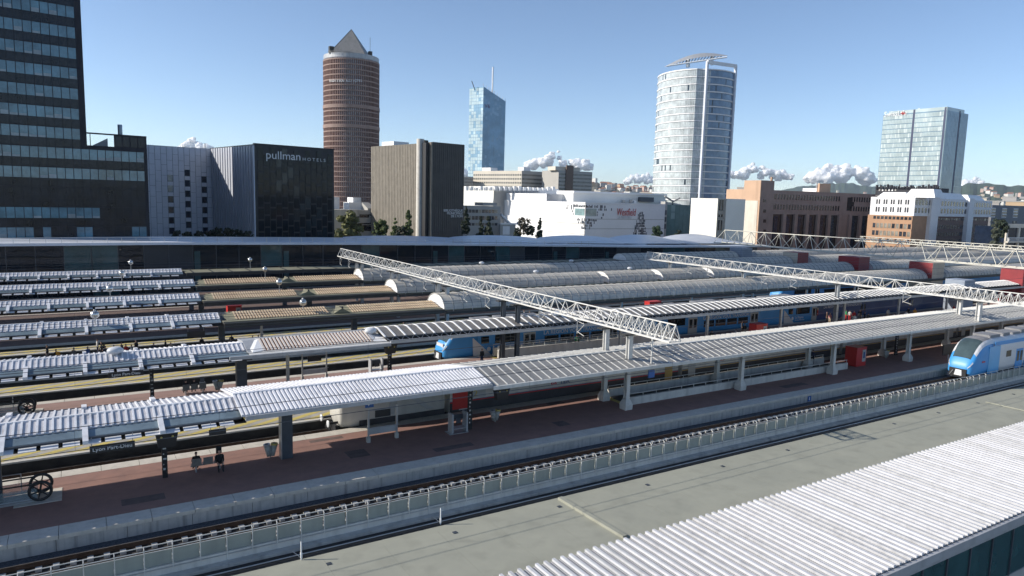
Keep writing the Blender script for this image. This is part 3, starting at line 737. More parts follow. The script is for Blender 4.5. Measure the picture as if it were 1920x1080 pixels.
for (a, za), (c_, zc) in zip(EAVE, EAVE[1:]):
    b = MB(); b.hexa([(a, 139.2, za - .30), (c_, 139.2, zc - .30), (c_, 141.6, zc - .34), (a, 141.6, za - .34), (a, 139.2, za + .14), (c_, 139.2, zc + .14), (c_, 141.6, zc + .2), (a, 141.6, za + .2)])
    b.build('roof_edge', M_halledge, hall)
    b = MB(); b.hexa([(a, 141.61, za - .5), (c_, 141.61, zc - .5), (c_, 158, zc - .6), (a, 158, za - .6), (a, 141.61, za + .15), (c_, 141.61, zc + .15), (c_, 158, zc + .1), (a, 158, za + .1)])
    b.build('roof_deck', M_hallroof, hall)
rl = thing('roof_railing', 'thin steel railing along the edge of the station hall roof', 'railing', (30, 139.5, 8.2))
k = -33.
while k < 110:
    bar('post', (k, 139.6, eave(k) + .14), (k, 139.6, eave(k) + 1.0), .035, M_pale, rl, 'box')
    bar('rail', (k, 139.6, eave(k) + 1.0), (k + 2.2, 139.6, eave(k + 2.2) + 1.0), .03, M_pale, rl, 'box')
    bar('rail', (k, 139.6, eave(k) + .6), (k + 2.2, 139.6, eave(k + 2.2) + .6), .018, M_pale, rl, 'box'); k += 2.2
# overlapping roof shells at the right half
sh = [(46, 78), (72, 104), (98, 130), (122, 150), (142, 172)]
for si, (a, e) in enumerate(sh):
    b = MB(); rings = []
    n = 16
    for j in range(6):
        v = 143.2 + j*3.1; ring = []
        for q in range(n + 1):
            f = q/n; u = a + (e - a)*f + j*1.2
            top = (.45, .9, 1.3, 1.7, 2.0)[si]*max(0., math.sin(min(1, f*1.1)*math.pi))**.6
            ring.append((u, v, eave(u) + .22 + .06*si + top*(.12 + .88*(j/5)**.8)))
        rings.append(ring)
    for r0, r1 in zip(rings, rings[1:]):
        for q in range(n):
            b.face([r0[q], r0[q + 1], r1[q + 1], r1[q]])
    lo = [[(p[0], p[1], p[2] - .18) for p in r] for r in rings]
    for r0, r1 in zip(lo, lo[1:]):
        for q in range(n): b.face([r0[q], r1[q], r1[q + 1], r0[q + 1]])
    for q in range(n):
        b.face([rings[0][q], lo[0][q], lo[0][q + 1], rings[0][q + 1]]); b.face([rings[-1][q], rings[-1][q + 1], lo[-1][q + 1], lo[-1][q]])
    for j in range(5):
        b.face([rings[j][0], rings[j + 1][0], lo[j + 1][0], lo[j][0]]); b.face([rings[j][n], lo[j][n], lo[j + 1][n], rings[j + 1][n]])
    b.build('roof_shell', M_hallroof, hall)

# ------------------------------------------------------------------ city buildings
def block(fc, a0, a1, z0, z1, depth, m, name, parent):      # body behind a facade
    b = MB(); b.fbox(fc, a0, a1, z0, z1, -depth, 0.); return b.build(name, m, parent)
def bld(name, lab, p, cat='building', grp=None):
    return thing(name, lab, cat, (p[0], p[1], -9), grp)

# dark office tower on the left
M_dk = mat('dark_cladding', (.010, .011, .019), .4, 0, .3, .12, spec=.25)
M_dk2 = mat('dark_spandrel', (.010, .013, .019), .16, 0, .5, .35, spec=.3)
M_dkw = glass('dark_tower_window', (.085, .18, .225), .07, .45, .25, spec=.7)
M_dkw2 = glass('dark_tower_blind', (.22, .27, .29), .25, .3, .4)
M_chim = mat('flue', (.2, .25, .3), .3, .5)
fc = Facade(PD(281, 430, 142), 49.7)
t = bld('office_tower', 'black glass office tower rising out of the frame at the left edge', fc.p)
st = fc.S(162, 245); zl = fc.Z(279, 256); sL = fc.S(0, 300) - 3
block(fc, sL, st, -8.9, 100, 78, M_dk, 'tower_body', t)
block(fc, st + .002, 0, -8.9, zl - 2.4, 24, M_dk, 'podium_body', t); sp_ = fc.S(214, 250); block(fc, sp_, -.02, zl - 2.41, zl - .26, .5, M_dk, 'parapet_wall', t); b = MB(); b.face([fc.pt(fc.S(178, 260), zl - 2.4, -6), fc.pt(sp_, zl - 2.4, -6), fc.pt(sp_, zl - .5, -6)]); b.build('stair_roof', M_fascia, t)
fpiece('roof_frame', fc, st, 0, zl - .25, zl, -.5, .1, M_dk, t)
pw = (fc.S(143, 60) - fc.S(10, 60))/8.
w0 = fc.S(141.5, 100)
rows = [9.5, 51.5, 92, 131, 170, 210.5, 250.5, 292, 331, 370, 408.7, 446]
x0 = fc.S(8, 300)
zr = [fc.Z(8, y) for y in rows]; ph = zr[7] - zr[8]; zr = [zr[7] + ph*(7 - i) for i in range(12)]
for i in range(-3, 12):
    z = zr[i] if i >= 0 else zr[0] - ph*i
    a = w0 - pw + .12; j = 0
    cols = []
    while a > sL: cols.append(a); a -= pw
    if i >= 7:
        a = w0 + .12
        while a < -.9: cols.append(a); a += pw
    for a in cols:
        if i == 9 or (i == 10 and a > fc.S(176, 400)): mm = M_dk2
        elif i == 11 and random.random() < .5: mm = M_dk2
        else: mm = M_dkw
        fpiece('window', fc, a + .06, a + pw - .06, z, z + ph*.53, .0, .05 + random.uniform(0, .02), mm, t)
        if mm is M_dkw and random.random() < .38:
            fpiece('blind', fc, a + .1, a + pw - .1, z, z + ph*random.choice((.1, .14, .2)), .051, .085, M_dkw2, t)
        q = random.choice((0, .12, .3))
        fpiece('spandrel', fc, a + .03, a + pw - .03, z - ph*.44 + q*.3, z - .05, .0, .06 + random.uniform(0, .05), M_dk2, t)
for q in range(4): fpiece('parapet_screen', fc, sp_ + .1 + q*pw, sp_ + q*pw + pw - .1, zl - 2.3, zl - .4, .0, .06, M_dk2, t)
fpiece('parapet_post', fc, st + .5, st + .62, zl - 2.4, zl - .26, -.1, .02, M_dk, t)
bar('flue', fc.pt(fc.S(232, 250), zl - .3, -3), fc.pt(fc.S(232, 250), fc.Z(232, 232), -3), .42, M_chim, t, 'cyl')

# hotel: white wing, ribbed flank and dark front
M_hw = mat('hotel_white_panel', (.54, .57, .64), .45, .1, .06, .3)
M_hjoint = mat('hotel_joint', (.12, .15, .2), .6)
M_hwin = glass('hotel_window', (.012, .02, .04), .08, .4, .5)
M_hwin2 = glass('hotel_window_sky', (.12, .2, .27), .08, .4, .5)
fd = Facade(PD(479, 400, 190), 46.7)
t = bld('hotel', 'hotel with pale panelled wing, ribbed flank and black front bearing white lettering', fd.p)
zt = fd.Z(477, 270); sr = fd.S(626.7, 400)
fs = Facade(fd.p, 46.7 - 90); si = fs.S(398, 350); Q = fs.pt(si, 0)
fw = Facade((Q.x, Q.y), 46.7); sw = fw.S(281, 360)
block(fd, .02, sr, -8.9, zt, abs(si) + 1, M_black, 'front_block', t)
block(fw, sw - 6, -.01, -8.9, zt - .3, 8, M_hjoint, 'wing_block', t)
fpiece('roof_edge', fd, -.1, sr + .1, zt, zt + .25, -.6, .12, M_dk, t)
M_hpan = glass('hotel_dark_glass', (.008, .013, .018), .05, .5, .3, spec=.2)
M_hpan2 = glass('hotel_dark_glass_pale', (.02, .03, .036), .08, .5, .3, spec=.32)
nc, nr = 13, 9
pw = (sr - 1.2)/nc; ph = (zt + 9)/nr/1.35
for cidx in range(nc):
    off = (cidx % 2)*ph*.5 + random.uniform(-.1, .1)*ph
    z = zt - 1.0 - off
    while z > -3:
        fpiece('dark_panel', fd, .7 + cidx*pw + .12, .7 + (cidx + 1)*pw - .12, max(z - ph + .45, -8.8), z, .0, .05 + random.choice((0, .05, .11)), M_hpan if (cidx*5 + int(z)) % 7 else M_hpan2, t); z -= ph
# letters of the sign
s0 = fd.S(497, 293)
ftext('sign_lettering', 'pullman', 3.05, M_white2, t, fd, s0, fd.Z(497, 297), .3, sx=1.06)
ftext('sign_lettering', 'H O T E L S', 1.2, M_white2, t, fd, fd.S(566, 300), fd.Z(566, 301), .3, sx=1.18)
# ribbed flank
n = 17
for q in range(n):
    a = si*q/n; a1 = si*(q + .62)/n
    fpiece('rib', fs, min(a, a1), max(a, a1), -8.9, zt - .3, .0, .3, M_hw, t)
fpiece('flank_backing', fs, si, -.01, -8.9, zt - .32, -.3, -.01, M_hjoint, t)
for rr in range(6):
    z = zt - 7.4 - rr*2.98
    for q in range(n):
        if (q + rr) % 3 != 2:
            fpiece('window', fs, si*(q + .95)/n, si*(q + .68)/n, z, z + 1.5, -.009, .02, M_hwin, t)
# panelled wing
npn = 11; pw = abs(sw)/npn; fh = 2.98
for q in range(npn + 3):
    a1 = -q*pw; a0 = a1 - pw
    winc = q in (1, 4, 7)
    z = zt - .45 - (q % 2)*1.4; top = True
    zz = zt - .35
    k = 0
    while zz > -8:
        h = (2.2 + (q % 2)*1.7) if k == 0 else 2.98
        zb = zz - h
        if winc and k >= 2:
            fpiece('window', fw, a0 + .15, a1 - .15, zb + .1, zb + 1.8, .0, .03, M_hwin2 if (q == 7 and k < 4) else M_hwin, t)
            fpiece('panel', fw, a0 + .05, a1 - .05, zb + 1.85, zz - .05, .0, .12, M_hw, t)
        else:
            fpiece('panel', fw, a0 + .05, a1 - .05, zb + .05, zz - .02, .0, .12, M_hw, t)
        zz = zb; k += 1
bar('mast', fw.pt(fw.S(389, 270), zt - .3, -2), fw.pt(fw.S(389, 270), fw.Z(389, 268), -2), .15, M_steel, t)

# library
M_lib = mat('library_ribs', (.25, .225, .185), .8, 0, c2=(.19, .17, .14), scale=.5, stain=.4)
M_libj = mat('library_groove', (.075, .068, .055), .85, 0, .2, .3)
M_libd = mat('library_dark', (.048, .044, .040), .55, 0, .25, .2)
fl = Facade(PD(783, 350, 262), -43); t = bld('library_block', 'tall windowless library block with ribbed sunlit side and dark front', fl.p)
zt = fl.Z(740, 272); sl = fl.S(697, 350)
block(fl, sl, 0, -8.9, zt, 17, M_libj, 'ribbed_slab', t)
n = 30
for q in range(n):
    w = abs(sl)/n
    fpiece('rib', fl, sl + q*w + .1, sl + (q + 1)*w - .12, -8.8, zt - .05, .0, .35, M_lib, t)
    for k in range(3):
        z = random.uniform(-4, zt - 6)
        if q % 5 == 1: fpiece('slit_window', fl, sl + q*w + w - .1, sl + q*w + w + .08, z, z + 2.2, .1, .38, M_black, t)
fr = Facade(PD(811, 350, 256), 47); sr = fr.S(869.5, 350); zr_ = fr.Z(812, 266)
block(fr, .02, sr, -8.9, zr_, 3.5, M_libd, 'dark_slab', t)
for q in range(16): fpiece('dark_board', fr, .1 + sr*q/16, .1 + sr*(q + 1)/16 - .12, -8.8, zr_ - .2, .0, .1 + .04*(q % 2), M_libd, t)
fpiece('beige_edge', fr, -.75, 0, -8.9, zr_ - .1, -3, 0, M_lib, t)
fpiece('dark_recess', fr, -2.2, -.78, -8.9, zr_ - .4, -6, -1.2, M_black, t)
p0 = PD(787.5, 350, 258); bar('stair_drum', (p0.x, p0.y, -8.9), (p0.x, p0.y, fl.Z(786, 262)), 1.35, M_conc_l, t, 'cyl')
fb = Facade(PD(799, 350, 257), 47)
for k in range(15):
    z = zr_ - 1.6 - k*2.25
    fpiece('balcony', fb, -.95, .75, z, z + 1.05, .0, .5, M_conc_l, t)
    fpiece('balcony_void', fb, -.95, .75, z + 1.051, z + 2.2, -.3, .0, M_libj, t)
fpiece('plant_room', fl, sl + 2.5, sl + 11, zt, zt + 1.9, -10, -3, M_white2, t)
for k, s_ in enumerate(('BIBLIOTHÈQUE', 'MUNICIPALE', 'DE LYON')):
    ftext('sign_lettering', s_, 1.25, M_white2, t, fr, sr - .5, fr.Z(868, 397 + k*5.2), .3, 'RIGHT', 1.05)

# round terracotta tower with pyramid
cen = PD(659.5, 380, 519); rad = 19.6
t = bld('round_tower', 'tall round terracotta tower with grey pyramid roof', (cen.x, cen.y), 'tower')
M_terra = mat('terracotta', (.185, .105, .085), .8, 0, .12, .3)
M_terra2 = mat('terracotta_fin', (.29, .20, .165), .8, 0, .12, .3)
M_tglass = glass('tower_glass_sky', (.34, .33, .33), .15, .5, .6, spec=.6)  # pale base colour stands in for reflected sky
M_pyr = mat('zinc_pyramid', (.20, .20, .195), .5, .2, .1, .3, stain=.4)
ztop = PD(659, 99, 500).z
ring = lambda r, n=60: [(cen.x + r*math.cos(2*math.pi*i/n), cen.y + r*math.sin(2*math.pi*i/n)) for i in range(n)]
b = MB(); b.poly(ring(rad - .7), -8.9, ztop); b.build('glass_core', M_tglass, t)
def annulus(r0, r1, z0, z1, n=60):
    b = MB(); A, B_ = ring(r0, n), ring(r1, n); k = len(b.v)
    for i in range(n):
        j = (i + 1) % n
        b.hexa([(*A[i], z0), (*A[j], z0), (*B_[j], z0), (*B_[i], z0), (*A[i], z1), (*A[j], z1), (*B_[j], z1), (*B_[i], z1)])
    return b
fh = 3.47; z = ztop - 4.2; k = 0
sl_m = annulus(rad - .8, rad + .05, 0, .8); sl_me = sl_m.mesh('floor_band', M_terra2, Vector((cen.x, cen.y, 0)))
while z > -8:
    o = bpy.data.objects.new('floor_band', sl_me); link(o, t); o.location = (0, 0, z + 9)
    z -= fh; k += 1
for zz in (ztop - 36.5, ztop - 50.):
    annulus(rad - .8, rad + .3, zz, zz + 2.4).build('broad_band', M_terra2, t)
fin = MB(); fin.box(rad - .75, rad - .02, -.34, .34, -8.9, ztop - 3.2); fin = fin.mesh('fin', M_terra)
for i in range(84):
    o = bpy.data.objects.new('fin', fin); link(o, t); o.rotation_euler = (0, 0, 2*math.pi*i/84); o.location = (0, 0, 9)
annulus(rad - 2.5, rad - .4, ztop - 2.6, ztop + .3).build('crown_band', M_fascia, t)
b = MB(); b.poly(ring(rad - 1), ztop - .5, ztop - .1); b.build('roof', M_pyr, t)
ap = PD(657.5, 55, 519); hw = 18.2
ca = math.atan2(-cen.y, -cen.x) + R(31)
cs = [(cen.x + hw*math.cos(ca + q*math.pi/2 ), cen.y + hw*math.sin(ca + q*math.pi/2)) for q in range(4)]
b = MB()
for q in range(4): b.face([(*cs[q], ztop + .2), (*cs[(q + 1) % 4], ztop + .2), (cen.x, cen.y, ap.z)])
b.build('pyramid_roof', M_pyr, t)
for q in range(4): bar('hip_ridge', (*cs[q], ztop + .2), (cen.x, cen.y, ap.z), .18, M_darkbeam, t)
p = PD(621, 90, 505); pbox('winch_box', p.x - 1.5, p.x + 1.5, p.y - 1.5, p.y + 1.5, ztop - .5, p.z + 1, M_darkbeam, t)
p = PD(694, 96, 512); pbox('winch_box', p.x - 1.2, p.x + 1.2, p.y - 1.2, p.y + 1.2, ztop - .5, ztop + 3.5, M_darkbeam, t); bar('mast', (p.x, p.y, ztop), (p.x, p.y, ztop + 13), .12, M_darkbeam, t)
# curved lettering, one letter at a time
def arc_text(s, x0, x1, yl, size, m):
    n = len(s)
    for i, ch in enumerate(s):
        if ch == ' ': continue
        x = x0 + (x1 - x0)*i/(n - 1); r_ = ray(x, yl); k2 = Vector((r_.x, r_.y)); cc = Vector((cen.x, cen.y))
        A = k2.dot(k2); B_ = -2*k2.dot(cc); D_ = B_*B_ - 4*A*(cc.dot(cc) - (rad + .5)**2)
        if D_ < 0: continue
        tt = (-B_ - math.sqrt(D_))/(2*A); P = k2*tt; nn = (P - cc).normalized()
        text('sign_letter', ch, size, m, t, (P.x, P.y, EYE + r_.z*tt), (R(90), 0, math.atan2(nn.y, nn.x) + math.pi/2), .05, 'CENTER', 1.0)
arc_text('RADISSON BLU HOTEL', 619, 678, 153.5, 2.3, M_white2)
arc_text('CREDIT LYONNAIS', 616, 662, 98.5, 1.9, M_pyr)

# pale blue pointed tower with mast
M_tnv = mat('emblem_plum', (.12, .05, .14), .5)
M_incl = glass('blue_tower_sunlit', (.48, .61, .65), .2, .25, .05, spec=.5)  # sunny and shaded sides: one glass, light painted into two colours
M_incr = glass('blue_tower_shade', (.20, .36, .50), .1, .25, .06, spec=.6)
fr = Facade(PD(904, 300, 900), 60); fl = Facade(fr.p, -52)
t = bld('glass_tower', 'pale blue glass tower with slanted top and thin mast', fr.p, 'tower')
sr, sl = fr.S(945.5, 300), fl.S(878, 300)
z0, zr_, zl_ = fr.Z(904, 162), fr.Z(945.5, 190), fl.Z(880, 165)
A = fr.pt(0, 0); B_ = fr.pt(sr, 0); D_ = fl.pt(sl, 0); E_ = B_ + (D_ - A)
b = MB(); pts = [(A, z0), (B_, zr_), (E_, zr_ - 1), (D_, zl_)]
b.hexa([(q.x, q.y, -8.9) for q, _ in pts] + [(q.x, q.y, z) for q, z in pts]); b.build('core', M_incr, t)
def curtain(fc, a0, a1, z0, z1, na, nz, m, ml, parent, frac=.93, name='curtain_panel', o=.2):
    b = MB(); da = (a1 - a0)/na; dz = (z1 - z0)/nz
    for i in range(na):
        for j in range(nz):
            b.fbox(fc, a0 + da*(i + .5 - frac/2), a0 + da*(i + .5 + frac/2), z0 + dz*(j + .06), z0 + dz*(j + .94), .02, o + random.uniform(-.06, .06), random.randrange(len(m)) if len(m) > 1 else 0)
    return b.build(name + 's', m, parent, kind='stuff')
M_inc3 = glass('blue_tower_mid', (.25, .41, .54), .15, .2, .05)
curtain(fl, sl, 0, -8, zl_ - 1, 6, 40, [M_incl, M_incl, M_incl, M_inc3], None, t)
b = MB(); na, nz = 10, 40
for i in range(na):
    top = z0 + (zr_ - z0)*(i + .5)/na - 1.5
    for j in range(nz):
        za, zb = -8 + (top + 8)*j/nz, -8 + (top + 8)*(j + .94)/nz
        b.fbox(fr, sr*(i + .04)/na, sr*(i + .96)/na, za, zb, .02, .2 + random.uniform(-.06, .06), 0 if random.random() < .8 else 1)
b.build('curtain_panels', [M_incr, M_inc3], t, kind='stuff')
p = fr.pt(fr.S(926, 300), 0, -8); bar('mast', (p.x, p.y, zr_), (p.x, p.y, PD(926, 124, 908).z), .9, M_white2, t, 'cyl')
p = PD(891, 163, 905); bar('crane_arm', (p.x, p.y, p.z - 4), (p.x - 4, p.y + 2, p.z + 7), .5, M_darkbeam, t)
for q in range(9):
    f0 = q/8.; pp = fr.pt(sr*f0, z0 + (zr_ - z0)*f0, -1); bar('crown_post', pp, pp + Vector((0, 0, 4)), .25, M_steel, t)
ftext('emblem', 'V6', 7, M_tnv, t, fr, fr.S(908, 205), fr.Z(908, 202), .6)

# long pale administration building
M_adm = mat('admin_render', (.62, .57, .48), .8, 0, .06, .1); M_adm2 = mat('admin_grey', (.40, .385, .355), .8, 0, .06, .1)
M_admw = glass('admin_window', (.16, .16, .15), .2, .4, .5); M_brn = mat('brown_shaft', (.16, .115, .09), .8, 0, .1, .1)
f1 = Facade(PD(978, 340, 600), -50); f2 = Facade(f1.p, 52)
t = bld('administration_building', 'long pale administration building with strip windows above the white mall', f1.p)
a1, a2 = f1.S(887, 340), f2.S(1047, 340); z1 = f1.Z(978, 320)
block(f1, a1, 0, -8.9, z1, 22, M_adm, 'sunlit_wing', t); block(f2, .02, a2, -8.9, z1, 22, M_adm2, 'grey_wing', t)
for k in range(7):
    z = z1 - 4.2 - k*3.3
    for q in range(22): fpiece('window', f1, a1 + abs(a1)*(q + .15)/22, a1 + abs(a1)*(q + .8)/22, z, z + 1.5, .0, .12, M_admw, t) if k < 5 else None
    fpiece('window_strip', f2, .5, a2 - .5, z, z + 1.5, .0, .12, M_admw, t)
f3 = Facade(PD(1047, 340, 585), 58); a3 = f3.S(1110, 340); z3 = f3.Z(1047, 312)
block(f3, 0, a3, -8.9, f3.Z(1080, 321), 24, M_adm2, 'end_block', t)
for k in range(8):
    z = f3.Z(1080, 321) - 3.6 - k*3.0
    fpiece('window_strip', f3, .4, a3 - .4, z, z + 1.35, .0, .12, M_admw, t)
fpiece('brown_shaft', f3, f3.S(1060, 340), f3.S(1073, 340), -8.9, f3.Z(1066, 310), .0, 1.2, M_brn, t)
fpiece('plant_room', f3, f3.S(1042, 340), f3.S(1088, 340), f3.Z(1080, 321), f3.Z(1066, 313), -12, -1, M_adm, t)
fpiece('plant_room', f1, f1.S(966, 340), -.5, z1, z1 + 3.2, -12, -3, M_white2, t); fpiece('plant_room', f1, f1.S(899, 340), f1.S(915, 340), z1, z1 + 3, -12, -3, M_white2, t)
fx = Facade(PD(868, 350, 620), 50); bo = bld('apartment_block', 'small grey block with dark windows left of the pale administration building', fx.p)
block(fx, 0, fx.S(887, 350), -8.9, fx.Z(870, 331), 15, M_adm2, 'wall', bo)
for k in range(3):
    for q in range(5): fpiece('window', fx, fx.S(887, 350)*(q + .2)/5, fx.S(887, 350)*(q + .7)/5, fx.Z(870, 337 + k*6), fx.Z(870, 334 + k*6), .0, .1, M_admw, bo)

# white shopping centre
M_mall = mat('mall_white', (.80, .79, .78), .7, 0, .04, .1); M_mallc = mat('mall_cell', (.05, .06, .075), .3, 0, .3, .2)
M_mallg = glass('mall_glass', (.22, .33, .34), .1, .4, .2); M_mally = mat('mall_ivory', (.74, .73, .68), .75, 0, .04, .1)
fm = Facade(PD(1097, 400, 330), 57); fn = Facade(fm.p, -33)
t = bld('shopping_centre', 'white shopping centre with dark perforated corner and red script sign', fm.p)
am, an_ = fm.S(1246, 410), fn.S(932, 410); zt = fm.Z(1097, 381)
block(fm, 0.02, am, -8.9, zt, abs(an_), M_mall, 'main_body', t)
fpiece('cornice', fm, -.2, am, zt, zt + .5, -2, .25, M_mall, t); fpiece('cornice', fn, an_, .2, zt, zt + .5, -2, .25, M_mall, t)
fpiece('corner_joint', fm, -.06, .06, -8.8, zt, -.05, .2, M_adm2, t)
for y in (411, 429):
    fpiece('groove', fm, .3, am - .3, fm.Z(1150, y) - .12, fm.Z(1150, y) + .12, .0, .03, M_adm2, t)
    fpiece('groove', fn, an_ + .3, -.3, fn.Z(1020, y + 4) - .12, fn.Z(1020, y + 4) + .12, .0, .03, M_adm2, t)
def cells(fc, test, x0, x1, y0, y1, n, name, seed):
    rnd = random.Random(seed); c0, c1 = fc.S(x0, 400), fc.S(x1, 400)
    cnt = 0
    st = .85
    a = min(c0, c1)
    while a < max(c0, c1):
        z = fc.Z((x0 + x1)/2, y1)
        while z < fc.Z((x0 + x1)/2, y0):
            if rnd.random() < test(a, z):
                w, h = rnd.uniform(.35, .75), rnd.uniform(.7, 1.35)
                fpiece('dark_cell', fc, a, a + w, z, z + h, .0, .08, M_mallc, t); cnt += 1
            z += 1.25
        a += st
    return cnt
zb = fm.Z(1097, 430)
tri = lambda a, z: max(0., min(.85, 1.25*(1 - abs(a)/max(.5, (z - zb + 2)*.62*1.9)))) if z < zt - 1 else 0
fpiece('corner_window', fn, fn.S(1078, 400), fn.S(1096, 400), fn.Z(1090, 404), fn.Z(1090, 391), .0, .1, M_mallg, t)
fpiece('corner_window', fm, fm.S(1098.5, 400), fm.S(1118, 400), fm.Z(1100, 405), fm.Z(1100, 391), .0, .1, M_mallg, t)
trin = lambda a, z: tri(a*.85, z) if not (fn.S(1078, 400) - .8 < a and fn.Z(1090, 405) - 1.3 < z < fn.Z(1090, 391)) else 0
trim = lambda a, z: tri(a*.72, z) if not (a < fm.S(1118, 400) and fm.Z(1100, 406) - 1.3 < z < fm.Z(1100, 391)) else 0
n1 = cells(fn, trin, 1058, 1096, 385, 428, 0, 'c', 3); n2 = cells(fm, trim, 1098, 1150, 385, 430, 0, 'c', 4)
xm = fm.S(1200, 420); zt2 = fm.Z(1200, 397); zb2 = fm.Z(1200, 439)
pyr = lambda a, z: .92 if abs(a - xm) < 1.2 + (zt2 - z)*.3 and z < zt2 - .5 else 0
cells(fm, pyr, 1184, 1216, 396, 440, 0, 'c', 5)
ftext('sign_lettering', 'Westfield', 5.0, M_redbox, t, fm, fm.S(1155.5, 400), fm.Z(1155, 404), .3, sx=.62, shear=.15)
ftext('sign_lettering', 'LA PART-DIEU', 1.9, M_lsign, t, fm, fm.S(1158, 400), fm.Z(1157, 410), .3, sx=.72)
# upper volumes of the shopping centre
def vol(x0, x1, yt, yb, D, az, depth, m, lab=None, par=None):
    f = Facade(PD(x0, 390, D), az); return f, block(f, min(0, f.S(x1, 390)), max(0, f.S(x1, 390)), -8.9, f.Z(x0, yt), depth, m, 'upper_volume', par)
f_, o = vol(925, 868, 349, 380, 385, -33, 30, M_mally, par=t); zq = f_.Z(925, 349)
f5 = Facade(f_.p, 57); block(f5, .03, f5.S(1047, 370), -8.9, zq - .3, 28, M_mall, 'upper_volume', t)
f_, o = vol(1024, 940, 363, 380, 358, -33, 16, M_mall, par=t)
f6 = Facade(f_.p, 57); block(f6, .03, f6.S(1066, 372), -8.9, f_.Z(1024, 363) - .15, 16, M_mall, 'upper_volume', t)
f_, o = vol(1247, 1074, 367, 383, 392, 57, 14, M_mally, par=t); fpiece('roof_slab', f_, f_.S(1074, 390), .6, f_.Z(1247, 367), f_.Z(1247, 367) + .9, -14, .6, M_white2, t)
fpiece('plant_box', f_, f_.S(1196, 380), f_.S(1222, 380), f_.Z(1200, 378), f_.Z(1200, 369.5), .0, 1.5, M_darkcol, t)
for x in (1161, 1175, 1182, 1232): fpiece('roof_unit', f_, f_.S(x, 380), f_.S(x + 4, 380), f_.Z(x, 383), f_.Z(x, 374 + (x % 5)), 1.6, 3, M_adm2 if x % 2 else M_white2, t)
for x in range(875, 1040, 9):
    p = PD(x, 352, 383); pbox('roof_unit', p.x - .8, p.x + .8, p.y - .8, p.y + .8, p.z - 1.5, p.z + random.uniform(0, .8), M_white2, t)
# glass stair building to the right of it
M_teal = glass('teal_glass', (.10, .19, .185), .12, .25, .1); M_teal2 = glass('teal_glass_pale', (.22, .33, .32), .12, .2, .1)
fg = Facade(PD(1250, 400, 372), 57); t = bld('glass_annex', 'green glass annex between the white shopping centre and the plain white block', fg.p)
block(fg, .02, fg.S(1296, 400), -8.9, fg.Z(1270, 384), 20, M_teal, 'core', t)
for k in range(4):
    for q in range(6):
        fpiece('glass_panel', fg, fg.S(1296, 400)*(q + .03)/6, fg.S(1296, 400)*(q + .97)/6, fg.Z(1270, 397 + k*13.5), fg.Z(1270, 385 + k*13.5), .0, .08, M_teal2 if q == 1 and k < 2 else M_teal, t)
fpiece('concrete_edge', fg, -1.6, 0, -8.9, fg.Z(1250, 378), -3, .2, M_adm2, t)
for k in range(3): fpiece('balcony_opening', fg, -1.5, -.2, fg.Z(1250, 403 + 13*k), fg.Z(1250, 394 + 13*k), .2, .25, M_mallc, t)
b = MB(); q0 = fg.pt(-2, fg.Z(1250, 368), 0); q1 = fg.pt(fg.S(1262, 380), fg.Z(1262, 378), 0); q2 = fg.pt(fg.S(1275, 372), fg.Z(1275, 371), 0)
for a_, c_ in ((q0, q1), (q1, q2)): b.tube(a_, c_, .45, 6)
b.build('folded_roof_edge', M_adm2, t)

# oval glass tower
M_ox = glass('oval_tower_sunlit', (.50, .545, .545), .22, .3, .25, spec=.6); M_oxs = glass('oval_tower_shade', (.17, .26, .37), .1, .3, .25, spec=.6)  # panes coloured lighter on the sunny side, darker on the shaded side
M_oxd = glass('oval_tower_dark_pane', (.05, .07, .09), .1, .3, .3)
oc = PD(1303, 380, 420); fwd = Vector((oc.x, oc.y)).normalized(); sid = Vector((fwd.y, -fwd.x))
t = bld('oval_tower', 'oval glass tower with white floor bands and a curved crown', (oc.x, oc.y), 'tower')
zt = PD(1324, 120, 392).z
def oval(e=0., n=56):
    out = []
    for i in range(n):
        th = 2*math.pi*i/n; ca, sa = math.cos(th), math.sin(th)
        w = (25.0 + e)*math.copysign(abs(ca)**1.0, ca); d_ = (29.0 + e)*sa
        if ca > 0: w = min(w*.8, 18.6 + e)                      # the blunt blade at the right
        q = Vector((oc.x, oc.y)) + sid*w - fwd*d_*(.94 if ca > 0 else 1)
        out.append((q.x, q.y))
    return out
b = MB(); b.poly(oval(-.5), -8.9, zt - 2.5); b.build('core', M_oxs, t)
n = 56; R0, R1 = oval(-.45), oval(-.1); nz = 25; fh = (zt - 3 + 8)/nz
b = MB()
for j in range(nz):
    z0, z1 = -8 + j*fh + 1.0, -8 + (j + 1)*fh - .02
    for i in range(n):
        k = (i + 1) % n
        for sub in range(3):
            f0, f1 = (sub + .05)/3, (sub + .95)/3
            A0 = Vector(R1[i]).lerp(Vector(R1[k]), f0); A1 = Vector(R1[i]).lerp(Vector(R1[k]), f1)
            B0 = Vector(R0[i]).lerp(Vector(R0[k]), f0); B1 = Vector(R0[i]).lerp(Vector(R0[k]), f1)
            md = 0
            lat = (Vector(R1[i]) - Vector((oc.x, oc.y))).dot(sid)
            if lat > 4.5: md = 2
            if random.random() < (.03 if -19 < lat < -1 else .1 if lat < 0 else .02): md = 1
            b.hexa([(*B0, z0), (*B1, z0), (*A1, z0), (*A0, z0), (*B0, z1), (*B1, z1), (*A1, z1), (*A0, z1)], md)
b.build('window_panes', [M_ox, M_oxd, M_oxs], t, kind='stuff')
O2, O3 = oval(-.45), oval(.12)
bandb = MB()
for i in range(n):
    k = (i + 1) % n
    bandb.hexa([(*O2[i], 0), (*O2[k], 0), (*O3[k], 0), (*O3[i], 0), (*O2[i], .62), (*O2[k], .62), (*O3[k], .62), (*O3[i], .62)])
bm_ = bandb.mesh('floor_band', M_white2, Vector((oc.x, oc.y, 0)))
for j in range(nz + 1):
    o = bpy.data.objects.new('floor_band', bm_); link(o, t); o.location = (0, 0, -8 + j*fh + 9.2)
